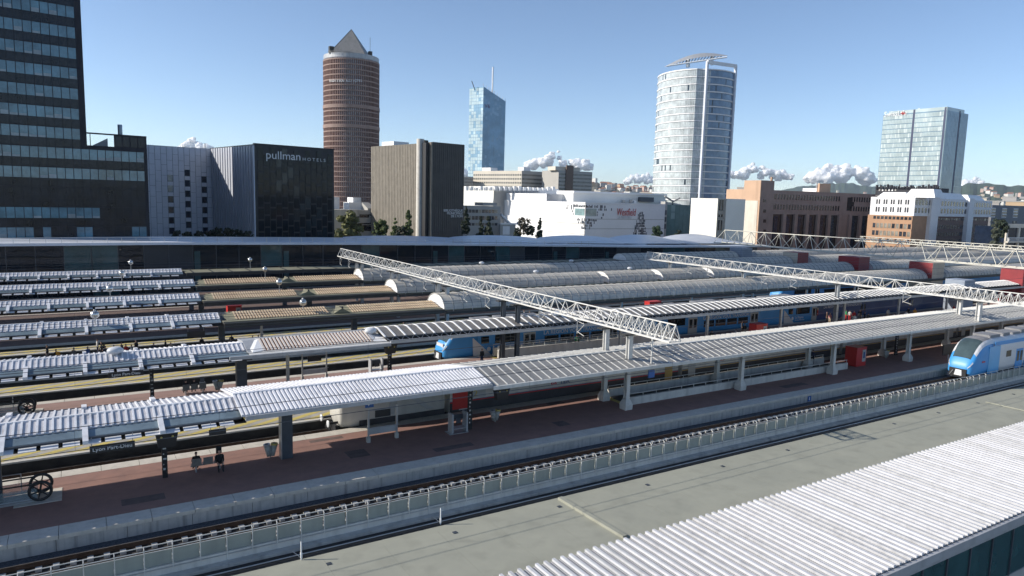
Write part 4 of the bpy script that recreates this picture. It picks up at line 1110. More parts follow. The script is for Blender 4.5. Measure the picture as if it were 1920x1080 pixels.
p1 = [q for q in oval(.6)]
def near_x(xp):                                             # point of the outline that is seen at picture column xp
    best = None
    for q in oval(.5, 400):
        d0 = Vector((q[0], q[1], 40 - EYE)); xx = 960 + FPX*d0.dot(CR)/d0.dot(CF); dist = Vector(q).length
        if abs(xx - xp) < 1.2 and (best is None or dist < best[0]): best = (dist, q)
    return best[1] if best else (oc.x, oc.y)
q = near_x(1316); bar('vertical_blade', (*q, -8.9), (*q, zt + 1.5), .6, M_halledge, t, 'box')
q2_ = near_x(1369); bar('edge_blade', (*q2_, -8.9), (*q2_, zt + 1.5), .6, M_halledge, t, 'box')
bar('top_beam', (*q, zt + 1.2), (*q2_, zt + 1.2), .8, M_white2, t, 'box')
# crown: a tilted crescent held on struts
b = MB(); npt = 20; lower = []
cr_pts = []
for i in range(npt + 1):
    f0 = i/npt; x = 1246 + (1365 - 1246)*f0
    yu = 125 - 23.5*math.sin(math.pi*(f0*.80 + .02))**.9 if f0 < .99 else 104.5
    yu = 125 + (104 - 125)*f0 - 13.5*math.sin(math.pi*f0)
    yl = yu + 7.*math.sin(math.pi*f0)**.8 + .6
    cr_pts.append((PD(x, yu, 415), PD(x, yl, 411), PD(x, yl, 425)))
b.loft([[p_, q_, r_] for p_, q_, r_ in cr_pts]); b.build('crown_crescent', M_fascia, t)
base0, base1 = PD(1250, 124, 410), PD(1363, 107, 410)
bar('crown_rail', base0, base1, .45, M_white2, t)
for i in range(2, npt - 1):
    f0 = i/npt; lo = base0.lerp(base1, max(0, f0 - .05)); bar('crown_strut', lo, cr_pts[i][1], .22, M_darkbeam, t)
bar('crown_mast', PD(1290, 126, 412), PD(1290, 112, 412), 1.2, M_white2, t); bar('crown_mast', PD(1335, 122, 412), PD(1335, 106, 412), 1.0, M_white2, t)

# slab tower at the right
M_ca = glass('slab_tower_glass', (.44, .525, .53), .14, .2, .08, spec=.5); M_ca2 = glass('slab_tower_shade', (.17, .26, .33), .1, .2, .08)  # side glass is the front glass with shade put into the colour
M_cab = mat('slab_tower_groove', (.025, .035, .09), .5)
f1 = Facade(PD(1763, 330, 510), -34.8); f2 = Facade(f1.p, 55.2)
t = bld('slab_tower', 'pale green glass slab tower with dark vertical grooves at the right', f1.p, 'tower')
a1, a2 = f1.S(1646, 330), f2.S(1804, 330); z1 = f1.Z(1772, 206); zlo = f1.Z(1655, 216)
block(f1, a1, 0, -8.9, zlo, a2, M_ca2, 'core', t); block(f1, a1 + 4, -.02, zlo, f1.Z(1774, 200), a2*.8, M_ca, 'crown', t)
def slab_face(fc, a0, a1, z0, z1, na, nz, ms, wts):
    b = MB()
    for i in range(na):
        for j in range(nz):
            b.fbox(fc, a0 + (a1 - a0)*(i + .08)/na, a0 + (a1 - a0)*(i + .92)/na, z0 + (z1 - z0)*(j + .08)/nz, z0 + (z1 - z0)*(j + .92)/nz, .02, .16 + random.uniform(-.03, .03), random.choices(range(len(ms)), wts)[0])
    return b.build('window_panes', ms, t, kind='stuff')
am_ = f1.S(1703, 330)
M_ca3 = glass('slab_tower_blind', (.55, .62, .61), .4, .1, .1)
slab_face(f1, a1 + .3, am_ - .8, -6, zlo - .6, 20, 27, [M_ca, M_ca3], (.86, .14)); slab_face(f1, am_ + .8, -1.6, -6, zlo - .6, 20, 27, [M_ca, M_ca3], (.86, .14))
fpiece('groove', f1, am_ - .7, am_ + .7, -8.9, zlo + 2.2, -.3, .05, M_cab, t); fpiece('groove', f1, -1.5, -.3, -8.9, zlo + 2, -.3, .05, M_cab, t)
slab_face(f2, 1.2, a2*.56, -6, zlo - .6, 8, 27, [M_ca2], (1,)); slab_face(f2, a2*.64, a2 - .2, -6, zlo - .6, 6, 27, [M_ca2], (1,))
fpiece('groove', f2, a2*.57, a2*.63, -8.9, zlo + 1, -.3, .05, M_cab, t); fpiece('pale_edge', f2, .1, 1.1, -8.9, zlo + 2.2, -.2, .2, M_ca, t)
ftext('sign_lettering', 'SwissLife', 5.2, M_white2, t, f1, f1.S(1658, 216), f1.Z(1658, 219), .5, sx=.9)
b = MB()
for q in range(5):
    cc = f1.pt(f1.S(1694, 212), f1.Z(1694, 212.5), .6)
    a0 = q*1.25; b.tube(cc + Vector((f1.d.x, f1.d.y, 0))*math.cos(a0)*.5 + Vector((0, 0, math.sin(a0)*.4)), cc + Vector((f1.d.x, f1.d.y, 0))*math.cos(a0 + .8)*2.1 + Vector((0, 0, math.sin(a0 + .8)*1.2)), .4, 5, 0, .15)
b.build('sign_emblem', M_redbox, t)
bar('crane_arm', f1.pt(f1.S(1716, 206), f1.Z(1716, 207), -2), f1.pt(f1.S(1722, 203), f1.Z(1722, 203), -2), .5, M_white2, t)

# plain white block, brown block with rows of slots
M_wh = mat('white_render', (.80, .78, .70), .85, 0, .04, .15); M_tn = mat('salmon_render', (.55, .37, .25), .85, 0, .08, .2, stain=.3)
M_cr = mat('cream_wall', (.66, .62, .53), .85, 0, c2=(.58, .54, .46), scale=.3, stain=.3)
M_bw = mat('brown_wall', (.30, .215, .18), .8, 0, .12, .25, stain=.25); M_slot = glass('slot_window', (.02, .014, .014), .1, .3, .3)
f1 = Facade(PD(1344, 410, 262), -29); f2 = Facade(f1.p, 61)
t = bld('white_block', 'plain windowless white block left of the brown building', f1.p)
a1, a2 = f1.S(1294, 410), f2.S(1360, 410); z1 = f1.Z(1340, 372)
block(f1, a1, 0, -8.9, z1, 14, M_wh, 'wall', t)
fpiece('side_wall', f2, .02, a2, -8.9, z1 - .1, -6, .0, M_adm, t)
for k, (y0, y1) in enumerate(((375, 395), (402, 407), (413, 432))):
    for x in (1347.5, 1352.5): fpiece('slot_window', f2, f2.S(x, 400), f2.S(x + 2.6, 400), f2.Z(x, y1), f2.Z(x, y0), .0, .06, M_slot, t)
f1 = Facade(PD(1424, 400, 302), -28.3); f2 = Facade(f1.p, 61.7)
t = bld('brown_building', 'large brown building with two rows of slot windows and cream end wall', f1.p)
a1 = f1.S(1360, 410); a2 = f2.S(1641, 400); z1 = f2.Z(1452, 356.5); zl = f1.Z(1370, 355)
block(f2, .02, a2, -8.9, z1, 17, M_bw, 'main_wall', t)
ztw = f1.Z(1426, 338); st_ = f1.S(1397, 340); sr_ = f2.S(1452, 345)
b = MB(); b.fbox(f2, .0, sr_, z1 - .01, ztw, -9, .03, 0); b.build('stair_tower', M_bw, t)
fpiece('salmon_wall', f1, st_, -.01, -8.9, ztw - .02, .0, .35, M_tn, t); fpiece('salmon_wall', f1, a1, st_ - .01, -8.9, zl, -.6, .35, M_tn, t)
fpiece('cream_wall', f1, f1.S(1363, 400), f1.S(1421, 400), -8.8, f1.Z(1400, 376), .36, .5, M_cr, t)
for y in (403, 422): fpiece('slot_window', f1, f1.S(1362, 410), f1.S(1365.5, 410), f1.Z(1363, y + 8), f1.Z(1363, y), .5, .56, M_slot, t)
bar('flue', f2.pt(f2.S(1450, 340), ztw, -1), f2.pt(f2.S(1450, 340), f2.Z(1450, 332), -1), .5, M_tn, t, 'cyl')
for y in (377, 396, 415, 434): fpiece('small_window', f2, f2.S(1431, y), f2.S(1436, y), f2.Z(1433, y + 2.5), f2.Z(1433, y - 3.5), .04, .12, M_slot, t)
pit = (f2.S(1576, 372) - f2.S(1451, 372))/24.
for rr, (ya, yb) in enumerate(((364, 373.5), (383, 392.5))):
    za, zb_ = f2.Z(1452, yb), f2.Z(1452, ya)
    for q in range(36):
        a = f2.S(1451.5, 372) + q*pit
        if 24 <= q <= 27: continue
        if a + pit > a2: break
        fpiece('slot_window', f2, a, a + pit*.62, za, zb_, .0, .05, M_slot, t)
        fpiece('slot_sill', f2, a + pit*.62, a + pit*.98, za - .05, zb_ + .05, .0, .22, M_bw, t)
za = f2.Z(1452, 401.5)
q = f2.S(1449, 410); pb = (f2.S(1575, 410) - f2.S(1449, 410))/6.
k = 0
while q + .5 < a2:
    if k != 6:
        fpiece('tall_recess', f2, q + .15, min(q + pb*.72, a2 - .1), -8.8, za, .0, .04, M_slot, t)
        fpiece('tall_bay', f2, q + .5, q + pb*.38, -8.8, za - .8, .041, .3, M_hwin, t)
    fpiece('pier', f2, q + pb*.74, min(q + pb, a2), -8.8, za + .3, .0, .9, M_bw, t)
    q += pb; k += 1
fpiece('deep_recess', f2, f2.S(1588, 385), f2.S(1601, 385), f2.Z(1588, 395), f2.Z(1588, 370), .0, .05, M_slot, t)
fq = Facade(f2.pt(f2.S(1558, 350), 0, -6).xy, -31)
fpiece('roof_block', fq, fq.S(1533, 352), 0, z1 - .3, fq.Z(1556, 343.5), -8, .0, M_tn, t); fpiece('roof_unit', fq, fq.S(1505, 357), fq.S(1531, 357), z1 - .3, fq.Z(1520, 353), -5, 0, M_white2, t)
bar('mast', fq.pt(fq.S(1526, 350), z1, -2), fq.pt(fq.S(1526, 350), fq.Z(1526, 342), -2), .35, M_steel, t)

# white and brick building
M_bk = mat('brick_orange', (.42, .25, .15), .85, 0, .1, .6); M_bkd = mat('brick_shade', (.20, .13, .11), .85, 0, .1, .6)  # second brick is the same brick with shade painted in
M_wb = mat('white_panels', (.76, .75, .75), .7, 0, .04, .3); M_win = glass('office_window', (.035, .04, .05), .1, .5, .6); M_winl = glass('office_window_pale', (.25, .23, .19), .2, .4, .6)
f1 = Facade(PD(1711, 405, 262), -36.3); f2 = Facade(f1.p, 53.7)
t = bld('white_and_brick_building', 'office building with white upper floors over orange brick at the right', f1.p)
a1, a2 = f1.S(1637, 405), f2.S(1855, 405); zw = f1.Z(1711, 405); zt = f1.Z(1713, 370)
block(f1, a1 - 2, .0, -8.9, zw, 15, M_bk, 'brick_floors', t)
fpiece('brick_side', f2, .02, a2, -8.9, zw, -15, -.2, M_bkd, t)
block(f1, a1 - 1.4, .0, zw + .01, zt, 15, M_wb, 'white_floors', t)
fpiece('white_side', f2, .02, a2 + .4, zw + .01, zt - .02, -15, .4, M_wb, t)
for k, (ya, yb) in enumerate(((374.5, 383.5), (389, 398.5))):
    for g in range(5):
        for e in (0, 1):
            x = 1642 + g*13.6 + e*4.6
            fpiece('window', f1, f1.S(x, 390), f1.S(x + 2.7, 390), f1.Z(1705, yb), f1.Z(1705, ya), .0, .06, M_win, t)
    for q in range(26):
        a = a2*(q + .2)/26
        if q in (6, 7, 17, 18): continue
        fpiece('window', f2, a, a + a2*.55/26, f2.Z(1715, yb + .5), f2.Z(1715, ya + .5), .4, .46, M_win, t)
for k, y in enumerate((407, 420.5, 435, 450, 464)):
    z0, z1 = f1.Z(1705, y + (5.5 if k == 0 else 9)), f1.Z(1705, y)
    for q in range(10):
        fpiece('window', f1, a1 + abs(a1)*(q + .12)/10, a1 + abs(a1)*(q + .86)/10, z0, z1, .0, .05, M_win if k == 0 or random.random() < .4 else M_winl, t)
        fpiece('pilaster', f1, a1 + abs(a1)*(q + .88)/10, a1 + abs(a1)*(q + 1.1)/10, z0, z1, .0, .14, M_bk, t)
    for q in range(30): fpiece('side_window', f2, a2*(q + .15)/30, a2*(q + .8)/30, z0, z1 - .2, -.2, -.14, M_win if k else (M_win if q % 4 else M_winl), t)
for xa, xb in ((1736, 1750), (1806, 1816)):
    fpiece('white_shaft', f2, f2.S(xa, 430), f2.S(xb, 430), -8.9, zt + .6, -3, 1.3, M_wb, t)
for (x0, x1, yt, m_) in ((1643, 1700, 360, M_white2), (1694, 1752, 354, M_white2), (1762, 1815, 362, M_white2), (1822, 1850, 366, M_white2)):
    b = MB(); f_ = f2 if x0 > 1700 else f1
    s0, s1 = f_.S(x0, 370), f_.S(x1, 370); s0, s1 = min(s0, s1), max(s0, s1); zz = f_.Z((x0 + x1)/2, yt)
    P = [f_.pt(s0, zt - .02, -.5), f_.pt(s1, zt - .02, -.5), f_.pt(s1, zt - .02, -9), f_.pt(s0, zt - .02, -9)]
    T_ = [f_.pt(s0 + 1.5, zz, -2.2), f_.pt(s1 - 1.5, zz, -2.2), f_.pt(s1 - 1.5, zz, -8), f_.pt(s0 + 1.5, zz, -8)]
    b.hexa(P + T_); b.build('roof_volume', m_, t)
fpiece('roof_rail', f1, a1, 0, zt + .5, zt + .62, -.4, -.3, M_adm2, t); fpiece('roof_rail', f2, 0, a2*.3, zt + .5, zt + .62, -.4, -.3, M_adm2, t)

# dark screen of planting in front of the slab tower
M_scr = mat('dark_screen', (.02, .022, .03), .7, 0, .3, .5)
fk = Facade(PD(1700, 355, 330), -30); t = bld('screened_terrace', 'dark screened roof terrace with planting below the slab tower', fk.p)
block(fk, fk.S(1642, 355), fk.S(1765, 355), -8.9, fk.Z(1700, 353), 6, M_scr, 'screen_wall', t)
rnd = random.Random(5)
for q in range(38):
    x = 1644 + q*3.1 + rnd.uniform(-.8, .8)
    bar('planting', fk.pt(fk.S(x, 355), fk.Z(x, 354), .3), fk.pt(fk.S(x + rnd.uniform(-1, 1), 355), fk.Z(x, 350.5 - rnd.random()*5), .3), rnd.uniform(.25, .6), M_scr, t)
for q in range(6): fpiece('white_slot', fk, fk.S(1648 + q*6, 355), fk.S(1650.5 + q*6, 355), fk.Z(1655, 358), fk.Z(1655, 354), .0, .1, M_white2 if q in (1, 3, 4) else M_adm2, t)

# grey building and pale frame at the far right
M_gr = mat('grey_cladding', (.17, .175, .19), .7, 0, .1, .3)
f1 = Facade(PD(1857, 420, 330), 57); t = bld('grey_building', 'grey building with grids of white framed windows at the right edge', f1.p)
e_ = f1.S(1960, 420); block(f1, 0, e_, -8.9, f1.Z(1857, 384), 15, M_gr, 'wall', t)
for g in range(5):
    g0 = f1.S(1855 + g*21.5, 400)
    for cx in range(4):
        for rw in range(3):
            fpiece('window', f1, g0 + 1.2 + cx*1.15, g0 + 2.1 + cx*1.15, f1.Z(1870, 395 + rw*5.6), f1.Z(1870, 391.3 + rw*5.6), .06, .12, M_win, t)
    fpiece('white_frame', f1, g0 + 1.0, g0 + 5.75, f1.Z(1870, 407.5), f1.Z(1870, 390), .0, .06, M_white2, t)
    for cx in range(3): fpiece('small_window', f1, g0 + 1.2 + cx*1.6, g0 + 2.2 + cx*1.6, f1.Z(1870, 418.5), f1.Z(1870, 414), .0, .08, M_win if (g + cx) % 3 else M_winl, t)
f1 = Facade(PD(1884, 440, 250), 57); t = bld('pale_frame_building', 'pale pillared building with balcony at the lower right edge of the skyline', f1.p)
e_ = f1.S(1960, 440); block(f1, .4, e_, -8.9, f1.Z(1884, 425), 10, M_hwin, 'glass_wall', t)
fpiece('lintel', f1, 0, e_, f1.Z(1884, 427), f1.Z(1884, 420), -.5, .5, M_adm, t)
for x in (1884, 1906.5, 1928):
    fpiece('pillar', f1, f1.S(x, 440), f1.S(x + 3, 440), -8.9, f1.Z(x, 427), .0, .5, M_adm, t)
fpiece('balcony_slab', f1, 0, e_, f1.Z(1884, 455), f1.Z(1884, 452), .0, 1.2, M_adm, t)
for q in range(16): fpiece('baluster', f1, q*.8, q*.8 + .12, f1.Z(1884, 452), f1.Z(1884, 446), 1.0, 1.15, M_white2, t)
fpiece('handrail', f1, 0, e_, f1.Z(1884, 446), f1.Z(1884, 445.2), .95, 1.2, M_white2, t)

# low buildings between hotel and library
f1 = Facade(PD(626, 420, 275), 50); t = bld('low_block', 'low grey and white stepped building between the hotel and the library', f1.p)
e_ = f1.S(722, 420)
block(f1, f1.S(670, 420), e_, -8.9, f1.Z(690, 394), 12, M_adm2, 'grey_wall', t); block(f1, -3, f1.S(671, 420), -8.9, f1.Z(650, 393), 12, M_cr, 'cream_wall', t)
fpiece('dark_band', f1, f1.S(674, 405), f1.S(716, 405), f1.Z(690, 408), f1.Z(690, 402), .0, .06, M_slot, t); fpiece('dark_band', f1, f1.S(672, 405), f1.S(719, 405), f1.Z(690, 420.5), f1.Z(690, 418), .0, .06, M_slot, t)
fpiece('lower_band', f1, f1.S(680, 405), f1.S(719, 405), f1.Z(690, 433), f1.Z(690, 422), .0, .06, M_slot, t)
ftext('sign_lettering', '[n]', 1.1, M_white2, t, f1, f1.S(692, 405), f1.Z(692, 407), .2)
for (x0, x1, y0, y1, o_) in ((624, 654, 370, 394, -8), (668, 692, 380, 394, -6), (682, 697, 371, 385, -9)):
    fpiece('roof_block', f1, f1.S(x0, 390), f1.S(x1, 390), f1.Z((x0 + x1)/2, y1), f1.Z((x0 + x1)/2, y0), o_ - 5, o_, M_white2, t)
b = MB(); b.hexa([f1.pt(f1.S(690, 390), f1.Z(690, 394), -5), f1.pt(f1.S(717, 390), f1.Z(690, 394), -5), f1.pt(f1.S(717, 390), f1.Z(690, 394), -.2), f1.pt(f1.S(690, 390), f1.Z(690, 394), -.2),
                  f1.pt(f1.S(690, 390), f1.Z(700, 380), -5), f1.pt(f1.S(701, 390), f1.Z(700, 380), -5), f1.pt(f1.S(716, 390), f1.Z(712, 391), -.3), f1.pt(f1.S(690, 390), f1.Z(712, 391), -.3)]); b.build('sloped_roof', M_adm2, t)
# small office left of the mall
f1 = Facade(PD(864, 420, 280), 52); t = bld('small_office', 'small pale office with strip windows below the white shopping centre', f1.p)
e_ = f1.S(938, 420); block(f1, 0, e_, -8.9, f1.Z(880, 386), 12, M_adm2, 'wall', t)
for k, (ya, yb) in enumerate(((393, 399), (405, 412), (418, 423))):
    for q in range(11): fpiece('window', f1, e_*(q + .25)/12, e_*(q + 1.05)/12, f1.Z(900, yb), f1.Z(900, ya), .0, .06, M_win if (q*7 + k) % 5 else M_winl, t)
fpiece('gable', f1, e_*.62, e_*.98, f1.Z(920, 386), f1.Z(920, 380), -8, -2, M_adm2, t)
f2 = Facade(PD(938, 420, 286), 60); t = bld('white_staircase', 'white outside staircase and doorway beside the small office', f2.p, 'staircase')
b = MB(); 
for (xa, ya, xb, yb) in ((940, 400, 958, 418), (972, 416, 994, 436)):
    A0, B0 = f2.at(xa, ya), f2.at(xb, yb)
    b.hexa([f2.pt(A0[0], A0[1] - .9, -1.4), f2.pt(B0[0], B0[1] - .9, -1.4), f2.pt(B0[0], B0[1] - .9, .2), f2.pt(A0[0], A0[1] - .9, .2), f2.pt(A0[0], A0[1], -1.4), f2.pt(B0[0], B0[1], -1.4), f2.pt(B0[0], B0[1], .2), f2.pt(A0[0], A0[1], .2)])
b.build('flight', M_white2, t)
fpiece('landing', f2, f2.S(938, 420), f2.S(974, 420), f2.Z(950, 421), f2.Z(950, 418.5), -1.5, .3, M_white2, t); fpiece('grey_wall', f2, f2.S(938, 420), f2.S(967, 420), -8.9, f2.Z(950, 421), -1.4, .0, M_adm2, t)
fpiece('white_door', f2, f2.S(943, 420), f2.S(956, 420), f2.Z(950, 440), f2.Z(950, 424), .0, .05, M_white2, t)
# ------------------------------------------------------------------ far hills and houses
def smooth_noise(x, seed):
    r = random.Random(seed); ph = [r.uniform(0, 6.28) for _ in range(6)]
    return sum(math.sin(x*f + p)/f**.8 for f, p in zip((1, 2.3, 4.1, 7.7, 13.1, 21.), ph))
def hill(name, pts, D, depth, m, seed, amp):                # crest given by sight lines at distance D
    b = MB(); rows_ = 7; n = 60; grid = []
    xs0, xs1 = pts[0][0], pts[-1][0]
    for j in range(rows_ + 1):
        g = []
        for i in range(n + 1):
            x = xs0 + (xs1 - xs0)*i/n
            for (xa, ya), (xb, yb) in zip(pts, pts[1:]):
                if x <= xb + 1e-6: y = ya + (yb - ya)*(x - xa)/(xb - xa); break
            crest = PD(x, y, D); f = j/rows_
            near = PD(x, y, D - depth*(1 - f))
            zc = -9 + (crest.z + 9 + amp*smooth_noise(i*.35, seed))*math.sin(f*math.pi/2)**1.1
            g.append((near.x, near.y, zc + amp*.5*smooth_noise(i*.8 + j*3.1, seed + 1)*(1 if 0 < j < rows_ else 0)))
        grid.append(g)
    back = [(PD(xs0 + (xs1 - xs0)*i/n, 380, D + depth*.5).x, PD(xs0 + (xs1 - xs0)*i/n, 380, D + depth*.5).y, -9) for i in range(n + 1)]
    grid.append(back)
    for r0, r1 in zip(grid, grid[1:]):
        for i in range(n): b.face([r0[i], r0[i + 1], r1[i + 1], r1[i]])
    o = b.build(name, m, smooth=True, kind='structure'); return grid
M_hill = mat('wooded_hill', (.055, .085, .05), .95, 0, c2=(.035, .06, .04), scale=.012, bump=.6, bscale=.03)
M_hill2 = mat('hill_town', (.14, .125, .10), .95, 0, c2=(.07, .075, .055), scale=.02)
h1 = hill('hill', [(1380, 372), (1470, 357), (1520, 347), (1560, 344), (1600, 346), (1645, 349), (1720, 352)], 6400, 1500, M_hill, 3, 8)
h2 = hill('hill', [(1700, 385), (1760, 368), (1800, 349), (1840, 347), (1870, 345.5), (1920, 349), (2010, 356), (2120, 362)], 4200, 1500, M_hill, 4, 8)
h3 = hill('hill', [(1010, 375), (1080, 350), (1120, 346), (1150, 349), (1180, 352), (1230, 354), (1300, 358), (1400, 366)], 2600, 700, M_hill2, 7, 4)
WALLS = [mat('house_' + n_, c_, .85, 0, .06, .02) for n_, c_ in (('cream', (.60, .53, .42)), ('white', (.70, .68, .62)), ('ochre', (.52, .38, .24)), ('grey', (.40, .38, .36)), ('pink', (.55, .40, .33)))]
M_tile = mat('clay_roof', (.30, .15, .10), .85, 0, .15, .05)
def house(p, w, d, h, rz, wall, lab, grp, gable=True):
    t = thing('house', lab, 'house', p, grp, rz)
    b = MB(); b.box(-w/2, w/2, -d/2, d/2, 0, h)
    o = bpy.data.objects.new('wall', b.mesh('wall', wall)); link(o, t)
    b = MB(); r = h + w*.22 if gable else h + .4
    if gable: b.prism([(-d/2 - .4, h), (d/2 + .4, h), (0, r)], -w/2 - .4, w/2 + .4)
    else: b.box(-w/2 - .2, w/2 + .2, -d/2 - .2, d/2 + .2, h, r)
    o = bpy.data.objects.new('roof', b.mesh('roof', M_tile if gable else M_adm2)); link(o, t)
    return t
hr = random.Random(21)
def town(grid, n, x0, x1, grp, desc, sc, rows_=(1, 6)):
    for i in range(n):
        j = hr.randrange(*rows_); q = int(hr.uniform(x0, x1)*60); a = grid[j][q]; b2 = grid[j + 1][q + 1] if q < 60 else a
        f = hr.random(); p = Vector(a).lerp(Vector(b2), f); w = hr.uniform(.7, 1.6)*sc
        house((p.x, p.y, p.z - 1.5), w, hr.uniform(.7, 1.1)*sc, hr.uniform(.5, 1.25)*sc, hr.uniform(0, 3.1), hr.choice(WALLS), desc, grp, hr.random() < .6)
town(h3, 120, .22, .66, 'houses on the far hillside town', 'one of the many small pale houses on the far hillside left of the oval tower', 13)
town(h2, 70, .3, .75, 'houses below the wooded hill at the right', 'one of the scattered pale houses at the foot of the wooded hill at right', 16, (1, 4))
town(h1, 26, .2, .9, 'houses below the blue hill', 'one of the tiny houses at the foot of the blue hill behind the brown building', 18, (1, 3))
# bigger blocks at middle distance
for k, (x, y, D, w, h_, c_) in enumerate(((1217, 362, 700, 7, 0, 2), (1405, 353, 620, 14, 0, 3), (1838, 372, 900, 26, 0, 0), (1868, 378, 800, 30, 0, 1), (1895, 370, 1000, 40, 0, 3), (1908, 379, 640, 20, 0, 2), (1850, 380, 520, 12, 0, 3), (1150, 362, 1500, 40, 0, 4), (1185, 360, 1600, 46, 0, 1), (1128, 358, 1700, 36, 0, 0), (1205, 364, 1400, 30, 0, 4))):
    p = PD(x, y, D); ls = ['slim tan block against the left edge of the oval tower', 'flat roofed block just right of the oval tower', 'cream block at the foot of the right hill, behind the white and brick building', 'white block at the foot of the right hill', 'wide grey block under the wooded hill at the right edge', 'tan block above the grey building at the right edge', 'grey block between the white and brick building and the grey building', 'pink block on the left of the hillside town', 'white block in the middle of the hillside town', 'cream block at the left end of the hillside town', 'pinkish block at the right of the hillside town']
    t = thing('far_block', ls[k], 'building', (p.x, p.y, -9))
    rz = R(20)
    b = MB(); b.box(-w/2, w/2, -8, 8, .02, p.z + 9); o = bpy.data.objects.new('wall', b.mesh('wall', WALLS[c_])); link(o, t); o.rotation_euler = (0, 0, rz)
    b = MB(); b.box(-w/2 - .3, w/2 + .3, -8.3, 8.3, p.z + 9, p.z + 9.8); o = bpy.data.objects.new('roof', b.mesh('roof', M_adm2)); link(o, t); o.rotation_euler = (0, 0, rz)
    nn = max(3, int(w/3.5))
    for fl in range(4):
        for q in range(nn):
            b = None; o = bpy.data.objects.new('window', unit('box', M_admw)); link(o, t)
            lx = -w/2 + w*(q + .5)/nn; v_ = Matrix.Rotation(rz, 3, 'Z') @ Vector((lx, -8.02, p.z + 9 - 2.8 - fl*3.2)); o.location = v_; o.rotation_euler = (0, 0, rz); o.scale = (w/nn*.5, .12, 1.5)

# ------------------------------------------------------------------ trees
LEAFM = {}
def leafmat(name, c):
    if name not in LEAFM:
        m = mat('leaf_' + name, c, .7, 0, .35, .9); LEAFM[name] = m
        m.node_tree.nodes['Principled BSDF'].inputs['Subsurface Weight'].default_value = 0
    return LEAFM[name]
def tree(lab, x, yb, yt, D, rw, kind, m, n=1100, zb=-9, grp='trees behind the station hall', seed=0):
    n = int(n*2.3); rn = random.Random(seed + int(x)); top = PD(x, yt, D); p = Vector((top.x, top.y, zb)); H = top.z - zb
    t = thing('tree' if kind != 'cone' else 'conifer', lab, 'tree', p, grp)
    b = MB(); b.tube(p, p + Vector((0, 0, H*.55)), rw*.09 + .1, 8, 0, rw*.04 + .05)
    for k in range(7):
        z = H*rn.uniform(.3, .65); a = rn.uniform(0, 6.28); L_ = rw*rn.uniform(.4, .8)
        b.tube(p + Vector((0, 0, z)), p + Vector((math.cos(a)*L_, math.sin(a)*L_, z + L_*.5)), .09, 5, 0, .03)
    b.build('trunk', M_trunk, t)
    b = MB(); clumps = []
    for k in range(40 if kind != 'cone' else 46):
        if kind == 'cone':
            f = rn.random(); z = H - rw*5.2*(1 - f) - .1; r = rw*(1 - f)**.75*rn.uniform(.1, 1.); a = rn.uniform(0, 6.28); cr_ = rw*(.14 + .34*(1 - f))
        else:
            f = rn.random(); z = H - rw*2.3*(1 - f) - rw*.12; env = math.sin(math.pi*min(1, .05 + .55*(1 - f) + .08))**.7; r = rw*env*math.sqrt(rn.random())*.95; a = rn.uniform(0, 6.28); cr_ = rw*rn.uniform(.2, .36)
        clumps.append((Vector((p.x + math.cos(a)*r, p.y + math.sin(a)*r, p.z + z)), cr_))
    for k in range(n):
        cc, cr_ = rn.choice(clumps)
        d = Vector((rn.gauss(0, 1), rn.gauss(0, 1), rn.gauss(0, .8))); d = d.normalized()*cr_*rn.random()**.4
        c0 = cc + d; s = rw*rn.uniform(.045, .085) + .09
        nrm = (d.normalized() + Vector((rn.uniform(-.7, .7), rn.uniform(-.7, .7), rn.uniform(-.2, .9)))).normalized()
        u_ = nrm.orthogonal().normalized(); w_ = nrm.cross(u_); a = rn.uniform(0, 6.28)
        e1 = u_*math.cos(a) + w_*math.sin(a); e2 = nrm.cross(e1)
        b.face([c0 + e1*s*1.3, c0 + e2*s, c0 - e1*s*1.3, c0 - e2*s])
    b.build('crown', m, t)
    return t
g_a, g_b, g_c, g_d = leafmat('olive', (.15, .155, .05)), leafmat('mid', (.085, .115, .03)), leafmat('dark', (.022, .036, .016)), leafmat('pine', (.03, .045, .018))
tree('broad sunlit olive green tree right of the black hotel front', 655, 440, 400, 258, 5.6, 'round', g_a, 2600)
tree('small round tree between the low block and the library', 714, 440, 413, 256, 2.9, 'round', g_b, 1300)
tree('slim green conifer before the library, left of the taller one', 741, 440, 409, 252, 2.4, 'cone', g_b, 1300)
tree('tall green conifer before the ribbed library wall', 766, 440, 394, 252, 2.9, 'cone', g_b, 1600)
tree('low bush at the foot of the library between the conifers', 752, 440, 424, 250, 2.0, 'round', g_c, 700)
tree('dark tree close to the right edge of the dark library front', 874, 440, 387, 215, 1.5, 'cone', g_c, 1100)
tree('dark tree standing before the small pale office, left one', 902, 440, 405, 210, 1.7, 'cone', g_c, 1100)
tree('dark tree standing before the small pale office, right one', 917, 440, 402, 210, 2.1, 'cone', g_c, 1300)
tree('bare brownish tree by the white staircase', 983, 440, 408, 240, 2.3, 'round', leafmat('brown', (.06, .05, .03)), 420)
tree('slim dark conifer in front of the sunlit mall wall', 1013, 440, 409, 240, 1.9, 'cone', g_d, 1200)
tree('small dark shrub beside the slim conifer', 997, 440, 423, 240, 1.3, 'round', g_d, 600)
tree('small bush at the foot of the white staircase', 970, 440, 427, 240, 1.3, 'round', g_c, 500)
tree('round dark green tree at the right end of the mall wall', 1232, 440, 424, 250, 2.0, 'round', leafmat('deep', (.03, .06, .025)), 1100)
tree('small bush before the green glass annex', 1273, 440, 431, 250, 1.3, 'round', g_c, 500)
tree('dark tree with pale sunlit edge beside the grey building at the right', 1869, 470, 412, 235, 2.4, 'cone', leafmat('silver', (.06, .07, .045)), 1500)
tree('second dark tree between the white and brick building and the pale frame', 1876, 470, 411, 240, 2.6, 'round', g_c, 1300)
